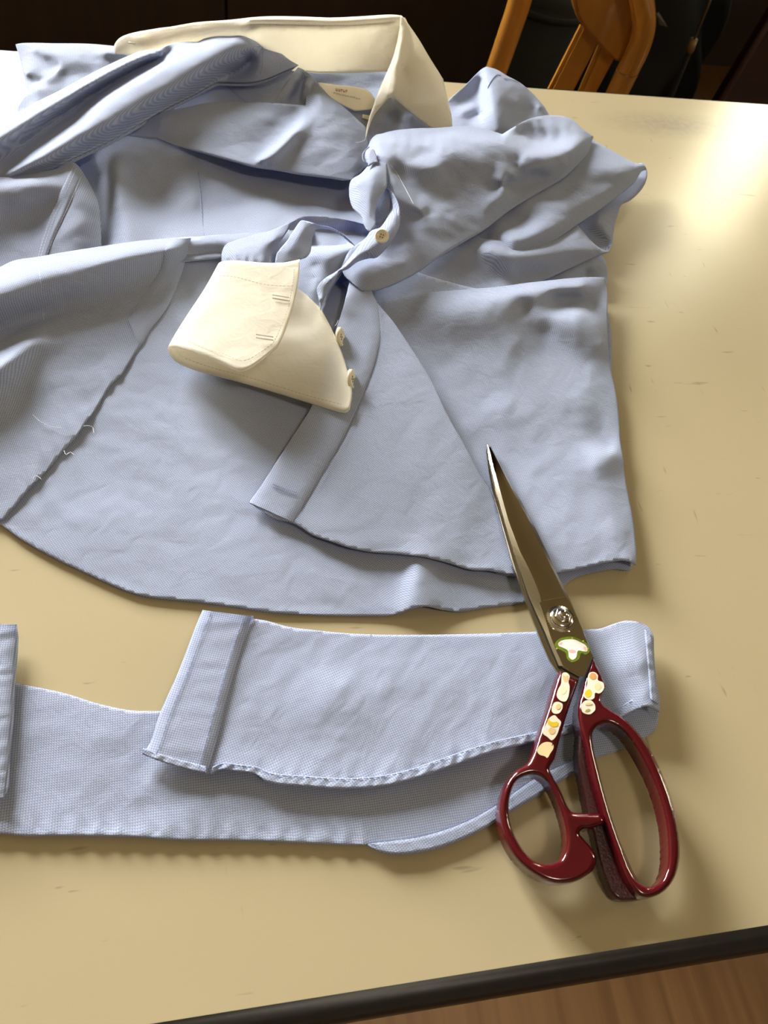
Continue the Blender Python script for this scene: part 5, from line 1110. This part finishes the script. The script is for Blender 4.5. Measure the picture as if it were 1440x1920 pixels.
# right handle: ring standing on a lower ledge
rh = [(1112, 1231, 'c'), (1120, 1248), (1130, 1270), (1139, 1289, 'c'), (1130, 1306), (1129, 1317), (1141, 1328), (1166, 1344), (1190, 1366), (1210, 1391), (1225, 1416), (1242, 1452), (1261, 1505), (1272, 1558), (1274, 1610), (1264, 1647), (1244, 1672), (1219, 1683), (1200, 1680), (1185, 1665), (1170, 1637), (1155, 1598), (1140, 1555), (1124, 1505), (1109, 1455), (1097, 1400), (1088, 1370), (1083, 1340), (1085, 1318), (1092, 1292), (1096, 1271, 'c')]
rhole = [(1111, 1376), (1118, 1364), (1138, 1356), (1164, 1368), (1188, 1396), (1208, 1430), (1231, 1480), (1247, 1537), (1252, 1585), (1250, 1626), (1240, 1650), (1226, 1661), (1212, 1662), (1198, 1653), (1182, 1628), (1169, 1594), (1152, 1547), (1135, 1491), (1121, 1436), (1113, 1402)]
rounded_slab('right_handle', rh, [rhole], [(1112, 1250, 20.5), (1110, 1320, 22), (1095, 1400, 21), (1150, 1340, 22), (1220, 1420, 21), (1262, 1540, 19.5), (1260, 1640, 18), (1215, 1675, 17), (1150, 1570, 18.5), (1120, 1480, 20)], 11.5, 2.6, M_RED, G, 2.6)
lg = [(1086, 1372), (1082, 1395), (1081, 1425), (1089, 1469), (1100, 1524), (1111, 1563), (1122, 1610), (1133, 1647), (1144, 1672), (1158, 1687), (1178, 1689), (1205, 1686), (1222, 1682), (1208, 1668), (1190, 1640), (1172, 1600), (1150, 1545), (1128, 1480), (1112, 1420), (1102, 1376)]
rounded_slab('handle_ledge', lg, [], [(1085, 1376, 16.5), (1105, 1376, 17), (1100, 1524, 13), (1133, 1647, 10), (1150, 1560, 12), (1180, 1685, 9), (1200, 1650, 9.5)], 8.0, 2.2, M_RED_ROUGH, G, 2.8)

# stickers: plain die cut shapes with blocks of colour
sth = Field(np.array([(1060, 1265, 20.6), (1040, 1330, 21.6), (1010, 1420, 20.6), (1085, 1400, 21), (1112, 1250, 20.6), (1110, 1320, 22.1), (1072, 1215, 20.6)], float), 1.3)
def blob(pts, d, hf=None, step=2.0):
    s, _ = spline([(p[0], p[1], 0) for p in pts], step, True); hf = hf or sth
    return np.column_stack([s[:, :2], hf(s) + d])
def decal(name, pts, d, mat, parent, hf=None, t=0.12, label=None):
    top = PA(blob(pts, d, hf)); bot = top.copy(); bot[:, 2] -= t / 1000; n = len(top); cen = top.mean(0)
    V = [tuple(p) for p in top] + [tuple(p) for p in bot]
    o = from_data(name, V, [tuple(range(n)) if 0 else tuple(range(n))[::-1]] + [(i, (i + 1) % n, n + (i + 1) % n, n + i) for i in range(n)], mat, parent, False)
    bm = bmesh.new(); bm.from_mesh(o.data); bmesh.ops.triangulate(bm, faces=[f for f in bm.faces if len(f.verts) > 4]); bmesh.ops.recalc_face_normals(bm, faces=bm.faces[:]); bm.to_mesh(o.data); bm.free()
    if label: o['label'] = label
    return o
def circ(x, y, rx, ry=None, rot=0.0, n=12, wob=0.0, sd=0):
    ry = ry or rx; rnd = random.Random(sd); out = []
    for i in range(n):
        a = 2 * math.pi * i / n; k_ = 1 + wob * (rnd.random() * 2 - 1)
        dx, dy = rx * k_ * math.cos(a), ry * k_ * math.sin(a); out.append((x + dx * math.cos(rot) - dy * math.sin(rot), y + dx * math.sin(rot) + dy * math.cos(rot)))
    return out
shf = lambda q: hgt(q) + 0.15
# foil edged sticker on the shoulder
fo = decal('foil_sticker', [(1041, 1206), (1050, 1197), (1062, 1194), (1076, 1194), (1090, 1200), (1102, 1208), (1105, 1222), (1098, 1227), (1090, 1224), (1085, 1236), (1074, 1241), (1064, 1236), (1060, 1224), (1050, 1218), (1042, 1214)], 0.15, M_STICK_G, G, shf, label='green foil edged white sticker')
decal('sticker_centre', [(1047, 1206), (1054, 1201), (1064, 1199), (1076, 1199), (1088, 1204), (1099, 1211), (1101, 1221), (1093, 1221), (1084, 1220), (1080, 1233), (1073, 1237), (1067, 1232), (1065, 1220), (1055, 1214), (1048, 1211)], 0.25, M_STICK_W, fo, shf)
decal('sticker_patch', circ(1073, 1221, 7, 3, 0.1), 0.33, M_STICK_P, fo, shf)
decal('sticker_patch', circ(1051, 1206.5, 4, 2.2, -0.4), 0.33, M_STICK_P, fo, shf)
decal('sticker_patch', circ(1097, 1216, 2.4, 4.5, -0.4), 0.33, M_STICK_P, fo, shf)
for i in range(16):
    a = 2 * math.pi * i / 16; x, y = 1073 + 29 * math.cos(a), 1216 + 20 * math.sin(a)
    if inside(np.array(circ(1073, 1216, 31, 22)), np.array([(x, y)]))[0] and i % 2 == 0 and y < 1226: decal('foil_fleck', circ(x, y, 1.5), 0.22, simple('foil_fleck', (0.75, 0.85, 0.25), 0.2, metal=0.5) if 'foil_fleck' not in bpy.data.materials else bpy.data.materials['foil_fleck'], fo, shf)
# left shank, top to bottom
s1 = decal('sticker', [(1055, 1262), (1062, 1261), (1068, 1267), (1066, 1279), (1068, 1287), (1065, 1308), (1060, 1315), (1050, 1313), (1044, 1305), (1046, 1294), (1052, 1282), (1053, 1270)], 0.15, M_STICK, G, label='cream oblong sticker with orange top')
decal('sticker_patch', [(1056, 1266), (1061, 1268), (1065, 1266), (1064, 1278), (1058, 1278)], 0.27, M_STICK_T, s1)
decal('sticker_patch', circ(1056, 1294, 6, 8, 0.3), 0.25, simple('pale_yellow_print', (0.86, 0.78, 0.50), 0.4), s1)
s2 = decal('sticker', circ(1044.5, 1327, 10, 12, 0.5, wob=0.07, sd=3), 0.15, M_STICK, G, label='small round cream sticker')
decal('sticker_patch', circ(1047, 1325, 4.5, 5.5, 0.4), 0.25, M_STICK_T, s2)
s3 = decal('sticker', [(1030, 1346), (1040, 1341), (1046, 1347), (1052, 1354), (1049, 1364), (1045, 1376), (1039, 1385), (1034, 1388), (1027, 1382), (1018, 1375), (1019, 1367), (1024, 1358)], 0.15, M_STICK, G, label='cream sticker with yellow arc')
decal('sticker_patch', [(1028, 1348), (1032, 1352), (1038, 1354), (1045, 1353), (1046, 1360), (1040, 1363), (1031, 1360), (1027, 1355)], 0.26, M_STICK_Y, s3)
decal('sticker_patch', circ(1035, 1370, 6.5, 6.5, 0.3), 0.25, M_STICK_T, s3)
s4 = decal('sticker', [(1018, 1393), (1027, 1391), (1036, 1394), (1038, 1402), (1032, 1412), (1026, 1421), (1022, 1418), (1012, 1415), (1007, 1408), (1011, 1399)], 0.15, simple('yellow_cream_sticker', (0.82, 0.68, 0.38), 0.35), G, label='plain yellow cream sticker')
# right shank
s5 = decal('sticker', [(1105, 1262), (1114, 1260), (1121, 1266), (1121, 1275), (1131, 1280), (1132, 1292), (1124, 1300), (1116, 1299), (1114, 1309), (1104, 1312), (1095, 1306), (1096, 1294), (1101, 1284), (1102, 1272)], 0.15, M_STICK, G, label='large cream sticker with orange border')
decal('sticker_patch', circ(1112, 1268, 7, 6, 0.3, wob=0.1, sd=5), 0.25, M_STICK_O, s5)
decal('sticker_patch', circ(1103, 1300, 6, 8, 0.4, wob=0.08, sd=6), 0.25, M_STICK_Y, s5)
decal('sticker_patch', circ(1121, 1287, 6.5, 6.5), 0.25, simple('straw_print', (0.80, 0.65, 0.35), 0.4), s5)
s6 = decal('sticker', circ(1103, 1326, 13.5, 13.5, 0, 16, 0.03, 8), 0.15, M_STICK, G, label='round cream sticker')
decal('sticker_patch', circ(1104, 1320, 7, 2.2, -0.1), 0.25, M_STICK_T, s6)
decal('sticker_patch', circ(1102, 1332, 2.5, 5, 1.2), 0.25, simple('olive_print', (0.42, 0.34, 0.10), 0.4), s6)
